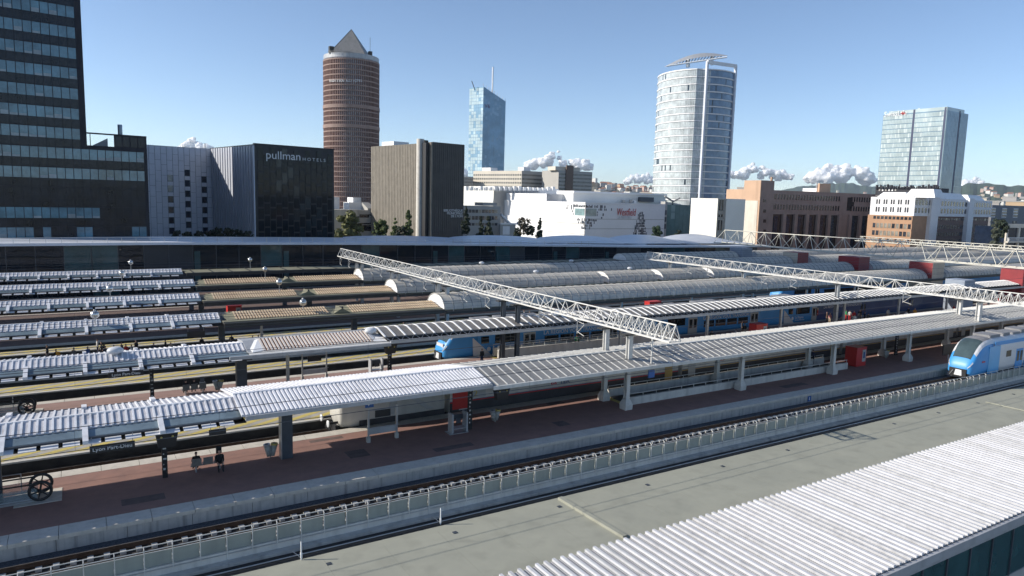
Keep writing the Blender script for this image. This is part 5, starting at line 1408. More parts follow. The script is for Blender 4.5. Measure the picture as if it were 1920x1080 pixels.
for k, (x, y) in enumerate(((330, 433), (352, 434), (372, 432), (395, 431), (412, 427), (430, 428), (448, 431), (465, 433))):
    tree(f'low dark shrub on the terrace below the pale hotel wing, {NTH[k + 1]} from the left', x, 442, y, 172, 1.5, 'round', g_c, 420, zb=6.0, grp='shrubs below the hotel wing')
b = MB(); f_ = Facade(PD(400, 440, 168), 46.7); b.fbox(f_, f_.S(285, 440), f_.S(480, 440), -8.9, 6.3, -6, 0); o = b.build('planted_terrace', M_dk); tag(o, 'dark planted terrace below the pale hotel wing', 'terrace')

# ------------------------------------------------------------------ clouds
M_cloud = mat('cloud', (.97, .97, .97), 1, 0, .02, .002)
M_cloud.node_tree.nodes['Principled BSDF'].inputs['Specular IOR Level'].default_value = 0; pb_ = M_cloud.node_tree.nodes['Principled BSDF']; pb_.inputs['Subsurface Weight'].default_value = 1; pb_.inputs['Subsurface Radius'].default_value = (1, 1, 1); pb_.inputs['Subsurface Scale'].default_value = 140
def cloud(x, y, w, h, D, lab, seed, flat=1.):
    rn = random.Random(seed); b = MB(); cpt = PD(x, y, D); px_m = D/FPX*1.05
    side = Vector((CR.x, CR.y, 0)).normalized()
    for k in range(60):
        f = rn.uniform(-1, 1); env = (1 - abs(f)**1.7)*(.45 + .55*abs(math.sin(f*3.1 + seed*1.7))); hh = env*rn.random()**.8; r = (.15 + .17*rn.random())*h*px_m*(1.2 - .6*hh)*flat
        cc = cpt + side*(f*w*.5*px_m) + Vector((0, 0, hh*h*px_m)) + Vector((HOR.x, HOR.y, 0))*rn.uniform(-.35, .35)*h*px_m
        rings = []; ph = [rn.uniform(0, 6.3) for _ in range(4)]
        for j in range(1, 9):
            t = math.pi*j/9; ring = []
            for i in range(14):
                a = 2*math.pi*i/14
                k_ = 1 + .16*math.sin(3*a + ph[0] + 2*t) + .13*math.sin(5*t + ph[1]) + .09*math.sin(7*a + ph[2])
                ring.append((cc.x + r*k_*math.sin(t)*math.cos(a), cc.y + r*k_*math.sin(t)*math.sin(a), cc.z + r*k_*.8*math.cos(t)))
            rings.append(ring)
        b.loft(rings)
    o = bpy.data.objects.new('cloud', b.mesh('cloud', M_cloud, cpt))
    md = o.modifiers.new('r', 'REMESH'); md.mode = 'VOXEL'; md.voxel_size = h*px_m/30
    tx = bpy.data.textures.new('puff', 'CLOUDS'); tx.noise_scale = h*px_m*.22; tx.noise_depth = 3
    dm = o.modifiers.new('d', 'DISPLACE'); dm.texture = tx; dm.strength = h*px_m*.09; dm.mid_level = .5; dm.texture_coords = 'LOCAL'
    me = evaluated(o); me.polygons.foreach_set('use_smooth', [True]*len(me.polygons))
    if not me.materials: me.materials.append(M_cloud)
    o = bpy.data.objects.new('cloud', me); link(o); o.location = cpt; tag(o, lab, 'cloud', 'low cumulus clouds', 'stuff')
cloud(1048, 312, 110, 26, 14000, 'white cumulus cloud above the pale administration building', 1)
cloud(1204, 342, 60, 18, 14000, 'small white cloud left of the oval tower', 2)
cloud(1420, 332, 120, 24, 14500, 'white cloud right of the oval tower', 3)
cloud(1578, 335, 105, 34, 14500, 'tall white cloud above the brown building', 4)
cloud(366, 280, 56, 20, 14000, 'small white cloud above the pale hotel wing', 5)
cloud(1824, 350, 46, 18, 15000, 'white cloud behind the right hill', 6)
cloud(860, 330, 40, 20, 15000, 'white cloud behind the library and the blue tower', 7)

# ------------------------------------------------------------------ trains
def ring_sec(u, v, w, zb, zt, n=28, e=5., rt=1.):
    out = []
    zc, hz = (zb + zt)/2, (zt - zb)/2
    for k in range(n):
        a = 2*math.pi*(k + .5)/n; ca, sa = math.cos(a), math.sin(a)
        ex = 2/e if sa < 0 else 2/(e*.72)
        out.append((u, v + w*math.copysign(abs(ca)**ex, ca), zc + hz*math.copysign(abs(sa)**(2/e if sa < 0 else 2/3.4), sa)))
    return out
def patch(rings, k0, k1, j0, j1, off, cen_):                # piece of the lofted nose, lifted slightly off it
    b = MB()
    R_ = []
    for r in rings[j0:j1 + 1]:
        row = []
        for k in range(k0, k1 + 1):
            p = Vector(r[k % len(r)]); d = Vector((p.x - cen_[0], p.y - cen_[1], p.z - cen_[2])); d.normalize(); row.append(p + d*off)
        R_.append(row)
    for r0, r1 in zip(R_, R_[1:]):
        for q in range(len(r0) - 1): b.face([r0[q], r0[q + 1], r1[q + 1], r1[q]])
    return b
M_tblue = mat('train_blue', (.05, .29, .64), .42, 0, .06, .4, spec=.5); M_twhite = mat('train_white', (.62, .63, .64), .35, 0, .05, .5)
M_tnavy = mat('train_navy', (.02, .065, .2), .3, 0, .08, .5); M_tglass = glass('train_glass', (.012, .017, .02), .05, .3, .5)
M_twind = glass('windscreen', (.05, .075, .08), .04, .3, .6, spec=.8); M_troof = mat('train_roof', (.20, .20, .205), .6, 0, .2, .8); M_under = mat('train_under', (.02, .02, .022), .8, 0, .3, 1)
M_head = mat('headlamp', (.55, .60, .64), .12, .2, .1, 2); M_cyan = mat('train_sky', (.10, .40, .72), .28, 0, .05, .4); M_tdoor = mat('train_grey_door', (.40, .41, .40), .4, 0, .05, .5)
def regio(lab, u0, u1, v, colb, near_nose, text_on=False, doors=(), wins=(), white_front=True, det=True, nm='double_deck_train'):
    t = thing(nm, lab, 'train', (u0, v, -.55))
    zb, zt = -.28, 3.78
    prof = [(0, .55, .1, .55), (.06, .95, -.05, .95), (.2, 1.15, -.15, 1.28), (.5, 1.28, -.22, 1.75), (.95, 1.36, -.26, 2.38), (1.4, 1.40, zb, 2.92), (1.9, 1.43, zb, 3.35), (2.5, 1.45, zb, 3.62), (3.2, 1.46, zb, 3.76), (4.2, 1.46, zb, zt)]
    rings = [ring_sec(u0 + d, v, w, a, b_) for d, w, a, b_ in prof]
    n = 28
    b = MB(); b.loft(rings); b.build('cab_shell', colb, t, smooth=True)
    cen_ = (u0 + 3, v, 1.6)
    # windscreen: upper ring points on sections 3..6
    patch(rings, 4, 9, 3, 7, .025, cen_).build('windscreen', M_twind, t, smooth=True)
    patch(rings, 4, 9, 7, 9, .02, cen_).build('cab_roof', M_troof, t, smooth=True)
    if det:
        patch(rings, 2, 4, 4, 9, .022, cen_).build('cheek_panel', M_twhite, t, smooth=True); patch(rings, 9, 11, 4, 9, .022, cen_).build('cheek_panel', M_twhite, t, smooth=True)
    patch(rings, 15, 26, 0, 2, .03, (u0 + 3, v, .6)).build('lower_fairing', M_under, t, smooth=True)
    b = MB(); b.box(u0 - .1, u0 + .5, v - .86, v + .86, -.3, .58); b.build('coupler_bay', M_under, t)
    b = MB(); b.hexa([(u0 - .2, v - .5, -.14), (u0 + .1, v - .5, -.14), (u0 + .1, v + .28, -.14), (u0 - .2, v + .28, -.14), (u0 - .12, v - .4, .46), (u0 + .1, v - .4, .46), (u0 + .1, v + .2, .46), (u0 - .12, v + .2, .46)]); b.build('coupler_cover', M_twhite, t); bar('coupler_hose', (u0 - .15, v + .45, .3), (u0 - .12, v + .75, -.2), .05, M_steel, t)
    patch(rings, 1, 2, 1, 3, .03, cen_).build('headlamp', M_head, t, smooth=True); patch(rings, 11, 12, 1, 3, .03, cen_).build('headlamp', M_head, t, smooth=True)
    for s in ():
        b = MB(); b.loft([[(u0 + .12, v + s*.62, .72), (u0 + .12, v + s*.62, .92), (u0 + .2, v + s*.66, .95)], [(u0 + .42, v + s*1.27, .98), (u0 + .42, v + s*1.27, 1.2), (u0 + .5, v + s*1.24, 1.2)]]); b.build('headlamp', M_head, t)
    b = MB(); b.box(u0 + .3, u0 + 4, v - 1.25, v + 1.25, -.5, -.16); b.build('snow_plough', M_troof, t)
    body = [ring_sec(u0 + 4.2, v, 1.46, zb, zt), ring_sec(u1, v, 1.46, zb, zt)]
    b = MB(); b.loft(body); bd = b.build('body', colb if not near_nose else M_twhite, t, smooth=False)
    b = MB(); b.box(u0 + 4, u1, v - 1.2, v + 1.2, -.75, -.2); b.build('bogies', M_under, t)
    ys = v - 1.475
    for (a, e) in doors:
        d_ = pbox('door', u0 + a, u0 + e, ys, ys + .05, -.1, 2.15, M_tdoor if not near_nose else M_tblue, t)
        for q in (0, 1):
            m0 = u0 + a + (e - a)*(.08 + .48*q); pbox('door_window', m0 + .08, m0 + (e - a)*.40 - .05, ys - .015, ys - .002, .75, 1.9, M_tglass, t)
    for (a, e, z0, z1) in wins: pbox('window', u0 + a, u0 + e, ys - .002, ys + .05, z0, z1, M_tglass, t)
    # roof equipment
    k = u0 + 4.3
    rn = random.Random(int(u0))
    while k < min(u1, u0 + 60):
        L_ = rn.uniform(1.2, 3.2)
        pbox('roof_unit', k, k + L_, v - rn.uniform(.75, 1.05), v + rn.uniform(.75, 1.05), 3.7, 3.78 + rn.uniform(.12, .34), M_troof, t); k += L_ + rn.uniform(.2, .8)
    return t
W2 = []
t = regio('blue and white double deck train at the right edge beside the nearest platform', 81.0, 160, 38.85, M_tblue, True,
          doors=((9.4, 11.0), (27.5, 29.1), (33, 34.6)), wins=((3.6, 4.1, 1.25, 2.0), (7.1, 8.2, 1.45, 2.15), (12.6, 15.2, .7, 1.5), (15.4, 18, .7, 1.5), (12.6, 15.2, 2.2, 2.9), (15.4, 18, 2.2, 2.9), (18.2, 20.8, .7, 1.5), (18.2, 20.8, 2.2, 2.9)))
pbox('upper_blue_band', 85.3, 160, 37.37, 37.42, 2.95, 3.35, M_tblue, t); pbox('cab_side_panel', 84.2, 86.6, 37.366, 37.42, -.1, 2.9, M_cyan, t)
pbox('livery_sweep', 92.4, 100, 37.368, 37.41, -.1, .66, M_tblue, t); pbox('logo_plate', 82.9, 83.5, 37.37, 37.42, 1.28, 1.42, M_redbox, t)
dw = [(10.2 + k*26.5, 11.9 + k*26.5) for k in range(4)] + [(22.6 + k*26.5, 24.3 + k*26.5) for k in range(4)]
wn_ = []
for k in range(4):
    b0 = k*26.5
    wn_ += [(4.6 + b0, 5.6 + b0, 1.3, 2.1), (6.4 + b0, 9.6 + b0, 1.2, 2.2)]
    wn_ += [(13.2 + b0 + q*2.3, 15.2 + b0 + q*2.3, .65, 1.55) for q in range(4)] + [(13.2 + b0 + q*2.3, 15.2 + b0 + q*2.3, 2.35, 3.1) for q in range(4)]
t = regio('bright blue double deck train standing behind the second platform', 33.6, 139, 69.85, M_tblue, False, doors=dw, wins=wn_)
pbox('front_white_panel', 33.75, 33.9, 69.0, 70.6, .6, 1.5, M_twhite, t)
ys = 69.85 - 1.49
for k in range(3):
    b0 = 33.6 + k*26.5
    text('lettering', 'LA RÉGION VOUS TRANSPORTE', .62, M_white2, t, (b0 + 13.0, ys, 1.72), (R(90), 0, 0), .01, sx=1.12)
    text('lettering', 'La Région', .5, M_white2, t, (b0 + 6.2, ys, .55), (R(90), 0, 0), .01)
    text('lettering', 'Auvergne-Rhône-Alpes', .24, M_white2, t, (b0 + 6.2, ys, .25), (R(90), 0, 0), .01)
    b = MB(); b.tube((b0 + 5.6, ys + .02, .62), (b0 + 5.6, ys - .012, .62), .26, 16); b.build('round_emblem', M_white2, t)
    b = MB(); b.prism([(ys + .03, 0), (ys - .006, 0), (ys - .006, .001), (ys + .03, .001)], b0, b0 + .01)
    b = MB(); b.hexa([(b0 + 3.6, ys - .008, -.1), (b0 + 6.0, ys - .008, -.1), (b0 + 6.0, ys + .02, -.1), (b0 + 3.6, ys + .02, -.1), (b0 + 3.5, ys - .008, 2.0), (b0 + 3.6, ys - .008, 2.0), (b0 + 3.6, ys + .02, 2.0), (b0 + 3.5, ys + .02, 2.0)]); b.build('white_sweep', M_twhite, t)
pbox('dark_blue_section', 98, 139, ys - .01 + .012, ys + .03, -.1, 2.9, M_tnavy, t)
t = regio('blue train with white roof front standing beyond the third platform', 111.5, 230, 87.1, M_tblue, False, doors=((10, 11.6), (36, 37.6)), wins=((4, 9, 1, 2), (13, 34, .8, 1.6), (13, 34, 2.2, 3.0)))
# older coaches and driving car on the second track
t = thing('push_pull_train', 'white and dark grey locomotive hauled train behind the nearest platform', 'train', (16.2, 52.05, -.55))
M_cor = mat('coach_white', (.56, .54, .49), .4, 0, .08, .5, stain=.3); M_cord = mat('coach_dark', (.035, .035, .04), .6, 0, .25, .8); M_gold = mat('coach_gold', (.46, .30, .09), .45, 0, .1, .5)
v = 52.05
rr = [ring_sec(16.3, v, 1.15, .1, 1.9, 28, 4), ring_sec(16.5, v, 1.36, -.1, 2.6, 28, 4.5), ring_sec(17.2, v, 1.41, -.2, 3.1, 28, 5), ring_sec(18.2, v, 1.42, -.2, 3.35, 28, 5), ring_sec(25.0, v, 1.42, -.2, 3.15, 28, 4)]
b = MB(); b.loft(rr); b.build('locomotive_body', M_cor, t, smooth=True)
patch(rr, 5, 8, 0, 2, .02, (19, v, 1.5)).build('windscreen', M_twind, t, smooth=True)
for s in (-1, 1):
    bar('buffer_stem', (15.6, v + s*.85, .35), (16.4, v + s*.85, .35), .1, M_under, t, 'cyl'); bar('buffer_plate', (15.5, v + s*.85, .35), (15.6, v + s*.85, .35), .27, M_twhite, t, 'cyl')
b = MB(); b.box(16.1, 16.7, v - .9, v + .9, -.5, .1); b.build('buffer_beam', M_under, t)
for q in range(5): bar('hose', (16.0, v - .5 + q*.25, .25), (15.75, v - .45 + q*.25, -.35), .05, M_under, t)
b = MB(); b.box(16.6, 25, v - 1.3, v + 1.3, -.75, -.15); b.build('bogies', M_under, t)
ys = v - 1.44
pbox('dark_skirt', 17.8, 25, ys, ys + .06, -.2, .42, M_cord, t)
for q in (0, 1): 
    b = MB(); b.hexa([(20.3 + q*1.6, ys - .004, 1.7), (20.9 + q*1.6, ys - .004, 1.7), (20.9 + q*1.6, ys + .05, 1.7), (20.3 + q*1.6, ys + .05, 1.7), (20.9 + q*1.6 - .9*(1 - 2*q), ys - .004, .6), (21.5 + q*1.6 - .9*(1 - 2*q), ys - .004, .6), (21.5 + q*1.6 - .9*(1 - 2*q), ys + .05, .6), (20.9 + q*1.6 - .9*(1 - 2*q), ys + .05, .6)]); b.build('grey_chevron', M_tdoor, t)
for k, (a, e, m_) in enumerate(((25.5, 51.0, M_cor), (51.6, 77.5, M_gold if False else M_cor), (78.1, 104, M_cor), (104.6, 130, M_cor))):
    b = MB(); b.loft([ring_sec(a, v, 1.42, -.2, 3.15, 28, 4), ring_sec(e, v, 1.42, -.2, 3.15, 28, 4)]); cb = b.build('coach_body', m_, t)
    pbox('dark_skirt', a, e, ys, ys + .06, -.2, .75, M_cord, t); pbox('bogies', a + .5, e - .5, v - 1.3, v + 1.3, -.75, -.15, M_under, t)
    pbox('stripe', a, e, ys - .004, ys + .06, .76, .84, M_redbox if k == 0 else M_gold, t); pbox('stripe', a, e, ys - .004, ys + .06, .86, .9, M_tnavy, t)
    for q in range(10):
        pbox('window', a + 3.6 + q*1.95, a + 5.0 + q*1.95, ys - .006, ys + .05, 1.65, 2.5, M_tglass, t)
    for a_ in (a + .8, e - 1.8): pbox('door', a_, a_ + 1.0, ys - .006, ys + .05, .1, 2.3, (M_gold if k < 2 and a_ > a + 2 else M_tdoor), t)
pbox('red_end_panel', 25.7, 27.1, ys - .01, ys + .05, .2, 2.4, M_redbox, t); pbox('class_plate', 27.4, 28.8, ys - .012, ys + .05, 1.0, 1.75, M_tdoor, t)
text('lettering', '2', .75, M_yellow, t, (27.6, ys - .03, 1.1), (R(90), 0, 0), .01, sx=1.2)
pbox('logo_plate', 35.5, 36.1, ys - .012, ys + .05, 1.2, 1.5, M_redbox, t); text('lettering', 'SNCF', .22, M_white2, t, (35.55, ys - .03, 1.28), (R(90), 0, 0), .01); text('lettering', 'TER', .5, M_tnavy, t, (36.4, ys - .03, 1.18), (R(90), 0, 0), .01, sx=1.3)
text('lettering', 'SNCF', .3, M_redbox, t, (56.5, ys - .03, 1.25), (R(90), 0, 0), .01, sx=1.6)

# ------------------------------------------------------------------ people
def body_mesh(pose, seed):
    """one continuous skinned figure, about 1.72 m; faces +x"""
    V, E_, Rr = [], [], []
    def add(p, r, parent=None):
        V.append(p); Rr.append(r)
        if parent is not None: E_.append((parent, len(V) - 1))
        return len(V) - 1
    s = {'stand': 0, 'walk': .24, 'sit': 0}[pose]; dz = -.43 if pose == 'sit' else 0
    pel = add((0, 0, .93 + dz), (.13, .15)); bel = add((.0, 0, 1.10 + dz), (.115, .145), pel); che = add((-.01, 0, 1.30 + dz), (.125, .17), bel); nk0 = add((0, 0, 1.44 + dz), (.07, .08), che); nk = add((.01, 0, 1.50 + dz), (.052, .052), nk0)
    h0 = add((.02, 0, 1.57 + dz), (.085, .075), nk); h1 = add((.02, 0, 1.66 + dz), (.095, .08), h0); add((.01, 0, 1.73 + dz), (.06, .055), h1)
    for sd in (-1, 1):
        sh_ = add((0, sd*.18, 1.40 + dz), (.062, .062), che); sw_ = s*.9*sd
        if pose == 'sit': el = add((.06, sd*.24, 1.12 + dz), (.048, .048), sh_); wr = add((.28, sd*.18, 1.02 + dz), (.036, .036), el); hd = add((.36, sd*.15, 1.0 + dz), (.04, .028), wr)
        else: el = add((-sw_*.5 - .02, sd*.24, 1.12), (.048, .048), sh_); wr = add((-sw_*.7 + .08, sd*.25, .88), (.036, .036), el); hd = add((-sw_*.75 + .11, sd*.25, .79), (.028, .042), wr)
        hp = add((0, sd*.095, .88 + dz), (.105, .1), pel)
        if pose == 'sit': kn = add((.44, sd*.13, .50), (.07, .07), hp); an_2 = add((.44, sd*.13, .10), (.045, .045), kn); add((.60, sd*.14, .04), (.04, .045), an_2)
        else: kn = add((s*sd*.45 + .03, sd*.1, .49), (.07, .07), hp); an_2 = add((s*sd*.9 - .03, sd*.1, .10), (.045, .045), kn); add((s*sd*.9 + .14, sd*.11, .04), (.04, .045), an_2)
    me = bpy.data.meshes.new('figure'); me.from_pydata(V, E_, []); o = bpy.data.objects.new('figure', me)
    md = o.modifiers.new('skin', 'SKIN'); md.use_smooth_shade = True
    sk = me.skin_vertices[0].data
    for i, r in enumerate(Rr): sk[i].radius = r
    sk[0].use_root = True
    sub = o.modifiers.new('sub', 'SUBSURF'); sub.levels = 1; sub.render_levels = 1
    out = evaluated(o)
    return out, dz
FIG = {p: body_mesh(p, 0) for p in ('stand', 'walk', 'sit')}
CLOTH = {n_: mat('cloth_' + n_, c_, .85, 0, .1, 3) for n_, c_ in dict(black=(.012, .012, .014), navy=(.02, .03, .07), grey=(.12, .12, .13), white=(.62, .61, .58), red=(.45, .03, .03), green=(.03, .26, .10), blue=(.05, .12, .32), beige=(.42, .34, .25), brown=(.10, .06, .04), orange=(.75, .34, .04), teal=(.04, .18, .22), pink=(.50, .24, .24)).items()}
_pm = {}
def person(u, v, z, rz, pose, topc, legc, lab, grp=None, hair=M_hair, s=1., bag=None):
    k = (pose, topc, legc, hair.name)
    if k not in _pm:
        me = FIG[pose][0].copy(); dz = FIG[pose][1]; me.materials.clear()
        for m in (CLOTH[topc], CLOTH[legc], M_skin, hair, M_black): me.materials.append(m)
        for p in me.polygons:
            c_ = p.center; zz = c_.z - dz
            if c_.z < .085: i = 4
            elif zz > 1.60 and (c_.x < .035 or zz > 1.70): i = 3
            elif zz > 1.47: i = 2
            elif abs(c_.y) > .2 and (zz < .90 if pose != 'sit' else c_.x > .27) and pose != 'sit': i = 2
            elif pose == 'sit' and c_.x > .28 and zz > .9 and abs(c_.y) < .25: i = 2
            elif zz < .96 or (pose == 'sit' and c_.z < .62): i = 1
            else: i = 0
            p.material_index = i; p.use_smooth = True
        _pm[k] = me
    t = thing('person', lab, 'person', (u, v, z), grp, rz)
    o = bpy.data.objects.new('body', _pm[k]); link(o, t); o.scale = (s, s, s)
    if bag:
        b = MB(); b.box(-.30, -.13, -.16, .16, 1.02, 1.45); q = bpy.data.objects.new('backpack', b.mesh('backpack', CLOTH[bag])); link(q, t)
    return t
def PH(x, y, zh=1.68): return G(x, y, zh)
pr_ = random.Random(9)
def crowd(items, grp):
    for it in items:
        x, y, pose, tc, lc, lab = it[:6]
        p = PH(x, y, 1.28 if pose == 'sit' else 1.7)
        person(p.x, p.y, 0.0, pr_.uniform(0, 6.28), pose, tc, lc, lab, grp, bag=(it[6] if len(it) > 6 else None))
crowd([(88, 647, 'stand', 'black', 'grey', 'person in dark clothes at the left end of the third platform crowd'),
       (105, 655, 'stand', 'black', 'navy', 'person in a dark jacket next to the leftmost person on the third platform', 'orange'),
       (138, 652, 'stand', 'grey', 'black', 'person in a pale grey top standing alone on the third platform'),
       (164, 650, 'stand', 'blue', 'navy', 'person in a blue top on the third platform'),
       (182, 636, 'stand', 'white', 'navy', 'person in a pale shirt standing tall on the third platform'),
       (190, 641, 'walk', 'black', 'black', 'person in black beside the one in a pale shirt', 'black'),
       (197, 649, 'stand', 'navy', 'black', 'shorter person in navy right of the pale shirt'),
       (213, 647, 'stand', 'beige', 'black', 'person in a beige top on the third platform, behind the canopy globe'),
       (228, 642, 'stand', 'brown', 'black', 'person in a brown coat on the third platform'),
       (236, 645, 'stand', 'red', 'black', 'person in dark red next to the brown coat'),
       (246, 647, 'stand', 'white', 'black', 'person with a white top left of the dark ticket pillar'),
       (255, 638, 'stand', 'black', 'black', 'person in black touching the dark ticket pillar'),
       (288, 643, 'stand', 'navy', 'black', 'person in navy right of the ticket pillars'),
       (310, 637, 'stand', 'black', 'grey', 'person in a black top below the departure board'),
       (320, 642, 'stand', 'beige', 'black', 'person in beige below the departure board'),
       (378, 632, 'stand', 'black', 'black', 'person in black left of the dark column on the third platform'),
       (411, 635, 'stand', 'grey', 'black', 'person half hidden right of the dark column on the third platform'),
       (434, 627, 'walk', 'black', 'navy', 'person in black walking right of the dark column'),
       (474, 629, 'stand', 'brown', 'black', 'person in brown behind the slim post'),
       (484, 628, 'stand', 'navy', 'black', 'person in navy right of the slim post'),
       (757, 604, 'walk', 'black', 'navy', 'person in black walking alone on the third platform above the shed canopy'),
       (770, 606, 'stand', 'grey', 'black', 'person bending next to the lone walker'),
       (983, 582, 'stand', 'white', 'black', 'person in a white shirt on the third platform below the truss'),
       (993, 583, 'stand', 'grey', 'black', 'person in grey beside the white shirt below the truss'),
       (1200, 570, 'stand', 'brown', 'white', 'person in a brown top left of the small red kiosk'),
       (1311, 563, 'stand', 'black', 'grey', 'person in black on the third platform, right of the red kiosk'),
       (1334, 562, 'stand', 'white', 'black', 'person in white on the third platform, right of the red kiosk'),
       (1350, 561, 'walk', 'navy', 'black', 'person in navy by the blue sign of the third platform'),
       (1370, 560, 'stand', 'pink', 'beige', 'person in pink on the third platform'),
       (1381, 560, 'stand', 'black', 'black', 'person in black right of the one in pink'),
       (1418, 558, 'stand', 'grey', 'navy', 'person in grey on the third platform near the blue train'),
       (1437, 556, 'stand', 'black', 'black', 'person in black in front of the blue train front')], 'people on the third platform')
crowd([(904, 654, 'stand', 'black', 'navy', 'person in dark clothes on the second platform left of the ramp wall'),
       (1392, 602, 'stand', 'grey', 'black', 'person in grey by the train door on the second platform'),
       (1397, 607, 'stand', 'black', 'beige', 'person in black next to the train door on the second platform'),
       (1380, 617, 'sit', 'white', 'grey', 'person in white sitting at the ramp on the second platform'),
       (1423, 612, 'stand', 'white', 'grey', 'person in a white shirt in front of the tall red kiosk'),
       (1335, 620, 'stand', 'black', 'black', 'person in black leaning on the ramp wall'),
       (1551, 585, 'stand', 'brown', 'black', 'person in brown left in the waiting group on the second platform'),
       (1557, 587, 'stand', 'pink', 'beige', 'person in a pink top in the waiting group'),
       (1569, 590, 'stand', 'black', 'black', 'person in black in the waiting group, right of the pink top'),
       (1578, 594, 'sit', 'grey', 'black', 'seated person in grey in the waiting group'),
       (1587, 581, 'stand', 'green', 'red', 'person in a green top in the waiting group'),
       (1594, 582, 'stand', 'white', 'red', 'person in a pale top beside the green top'),
       (1602, 583, 'stand', 'red', 'black', 'person in red in the waiting group'),
       (1603, 590, 'stand', 'white', 'black', 'person in white low in the waiting group'),
       (1613, 581, 'stand', 'black', 'black', 'person in black at the right of the waiting group', 'red'),
       (1622, 585, 'stand', 'navy', 'black', 'person in navy at the right end of the waiting group'),
       (1629, 588, 'stand', 'black', 'grey', 'person in black with grey trousers next to the pale bench'),
       (1666, 579, 'stand', 'white', 'beige', 'person in white standing before the blue train, right of the group'),
       (1677, 587, 'sit', 'white', 'black', 'seated person in white right of the standing one in white'),
       (1686, 586, 'sit', 'black', 'black', 'seated person in black before the right gantry'),
       (1700, 583, 'stand', 'white', 'white', 'person in a long white garment'),
       (1704, 577, 'stand', 'black', 'black', 'person in black behind the long white garment'),
       (1716, 578, 'stand', 'orange', 'black', 'person in an orange top'),
       (1789, 572, 'stand', 'red', 'black', 'person in dark red beyond the right gantry leg')], 'people on the second platform')
p = PH(1082, 628, 1.7); person(p.x, p.y, 0, 1.2, 'walk', 'green', 'red', 'person in a green jacket and red trousers on the second platform ramp')
for x, y, c_ in ((1503, 655, 'black'), (1528, 657, 'navy')):
    p = PH(x, y); person(p.x, 48.6, 0, .5, 'stand', c_, 'black', f'person in {c_} on the nearest platform behind the ramp railing, {"left" if x < 1510 else "right"} one', 'people behind the ramp railing')

# ------------------------------------------------------------------ platform furniture
def bench(u, v, n, lab, rz=0., grp=None):
    t = thing('bench', lab, 'bench', (u, v, 0), grp, rz)
    M_w = mat('wire_seat', (.20, .19, .175), .5, .5, .2, 4)
    def loc(name, bx, m):
        o = bpy.data.objects.new(name, unit('box', m)); link(o, t); o.location = ((bx[0] + bx[1])/2, (bx[2] + bx[3])/2, (bx[4] + bx[5])/2); o.scale = (bx[1] - bx[0], bx[3] - bx[2], bx[5] - bx[4]); return o
    loc('beam', (-.33*n, .33*n, -.04, .04, .34, .41), M_steel)
    for q in range(n):
        a = -.33*n + q*.66
        loc('seat', (a + .05, a + .61, -.24, .24, .42, .46), M_w); bk = loc('backrest', (a + .05, a + .61, -.32, -.28, .47, .92), M_w)
    for s in (-1, 1): loc('leg', (s*.33*n*.7 - .04, s*.33*n*.7 + .04, -.2, .2, .0, .34), M_steel)
    return t
bench(6.45, 46.7, 3, 'three seat wire bench with two people on the nearest platform', 0)
person(6.45 - .66, 46.65, .0, R(90), 'sit', 'black', 'black', 'person with dark hair sitting at the left end of the near bench')
person(6.45 + .66, 46.35, .0, R(-90), 'sit', 'black', 'black', 'person in black sitting hunched at the right end of the near bench', bag='black')
bench(8.15, 65.6, 3, 'wire bench with three waiting people on the second platform', 0)
for q, (c_, l_) in enumerate((('black', 'left'), ('black', 'middle'), ('white', 'right'))):
    person(8.15 - .66 + q*.66, 65.5, 0, R(90 if q != 2 else 80), 'sit', c_, 'black', f'person in {c_} on the bench of the second platform, {l_} seat', bag='grey' if q == 2 else None)
def twin_bin(u, v, lab):
    t = thing('litter_bin', lab, 'bin', (u, v, 0), 'twin litter bins')
    M_bag = mat('bin_bag', (.34, .34, .31), .5, 0, .25, 5)
    for s, m_ in ((-1, M_steel), (1, M_yellow)):
        b = MB(); b.tube((u + s*.12, v, .12), (u + s*.24, v, .86), .13, 12, 0, .21); b.build('bag', M_bag, t, smooth=True)
        b = MB(); b.tube((u + s*.24, v, .86), (u + s*.25, v, .97), .225, 12); b.build('lid', m_, t)
        b = MB(); b.tube((u + s*.25, v, .971), (u + s*.25, v, .978), .12, 10); b.build('opening', M_black, t)
    bar('stem', (u, v, 0), (u, v, .8), .05, M_steel, t); return t
twin_bin(10.4, 47.0, 'twin litter bin with grey and yellow lids left of the wide dark column')
twin_bin(27.6, 46.9, 'twin litter bin with yellow lid on the nearest platform right of the black totem')
twin_bin(81.0, 46.9, 'twin litter bin by the black totem near the red kiosk at right')
twin_bin(10.1, 65.5, 'twin litter bin with green yellow lid on the second platform')
def totem(u, v, h, lab, w=.34):
    t = thing('platform_totem', lab, 'sign', (u, v, 0), 'black sign totems')
    pbox('board', u - w/2, u + w/2, v - .09, v + .09, 0, h, M_black, t)
    M_mk = MATS.get('totem_marks') or mat('totem_marks', (.55, .55, .53), .6)
    rn = random.Random(int(u*10))
    for k in range(9):
        z = .5 + k*(h - .8)/9
        pbox('pictogram', u - w*.3, u - w*.3 + rn.uniform(.05, .2), v - .1, v - .091, z, z + rn.uniform(.04, .14), M_mk, t)
    return t
totem(24.95, 46.2, 3.6, 'black sign totem beside the ticket cabinet on the nearest platform')
totem(4.0, 46.55, 3.75, 'narrow black totem column under the ribbed canopy of the nearest platform', .3)
totem(84.0, 47.5, 3.6, 'black sign totem right of the red kiosk on the nearest platform', .5)
totem(26.2, 65.6, 3.4, 'black sign totem on the second platform below the shed canopy', .4)
totem(4.8, 64.5, 3.6, 'narrow black totem column on the second platform near the left', .3)
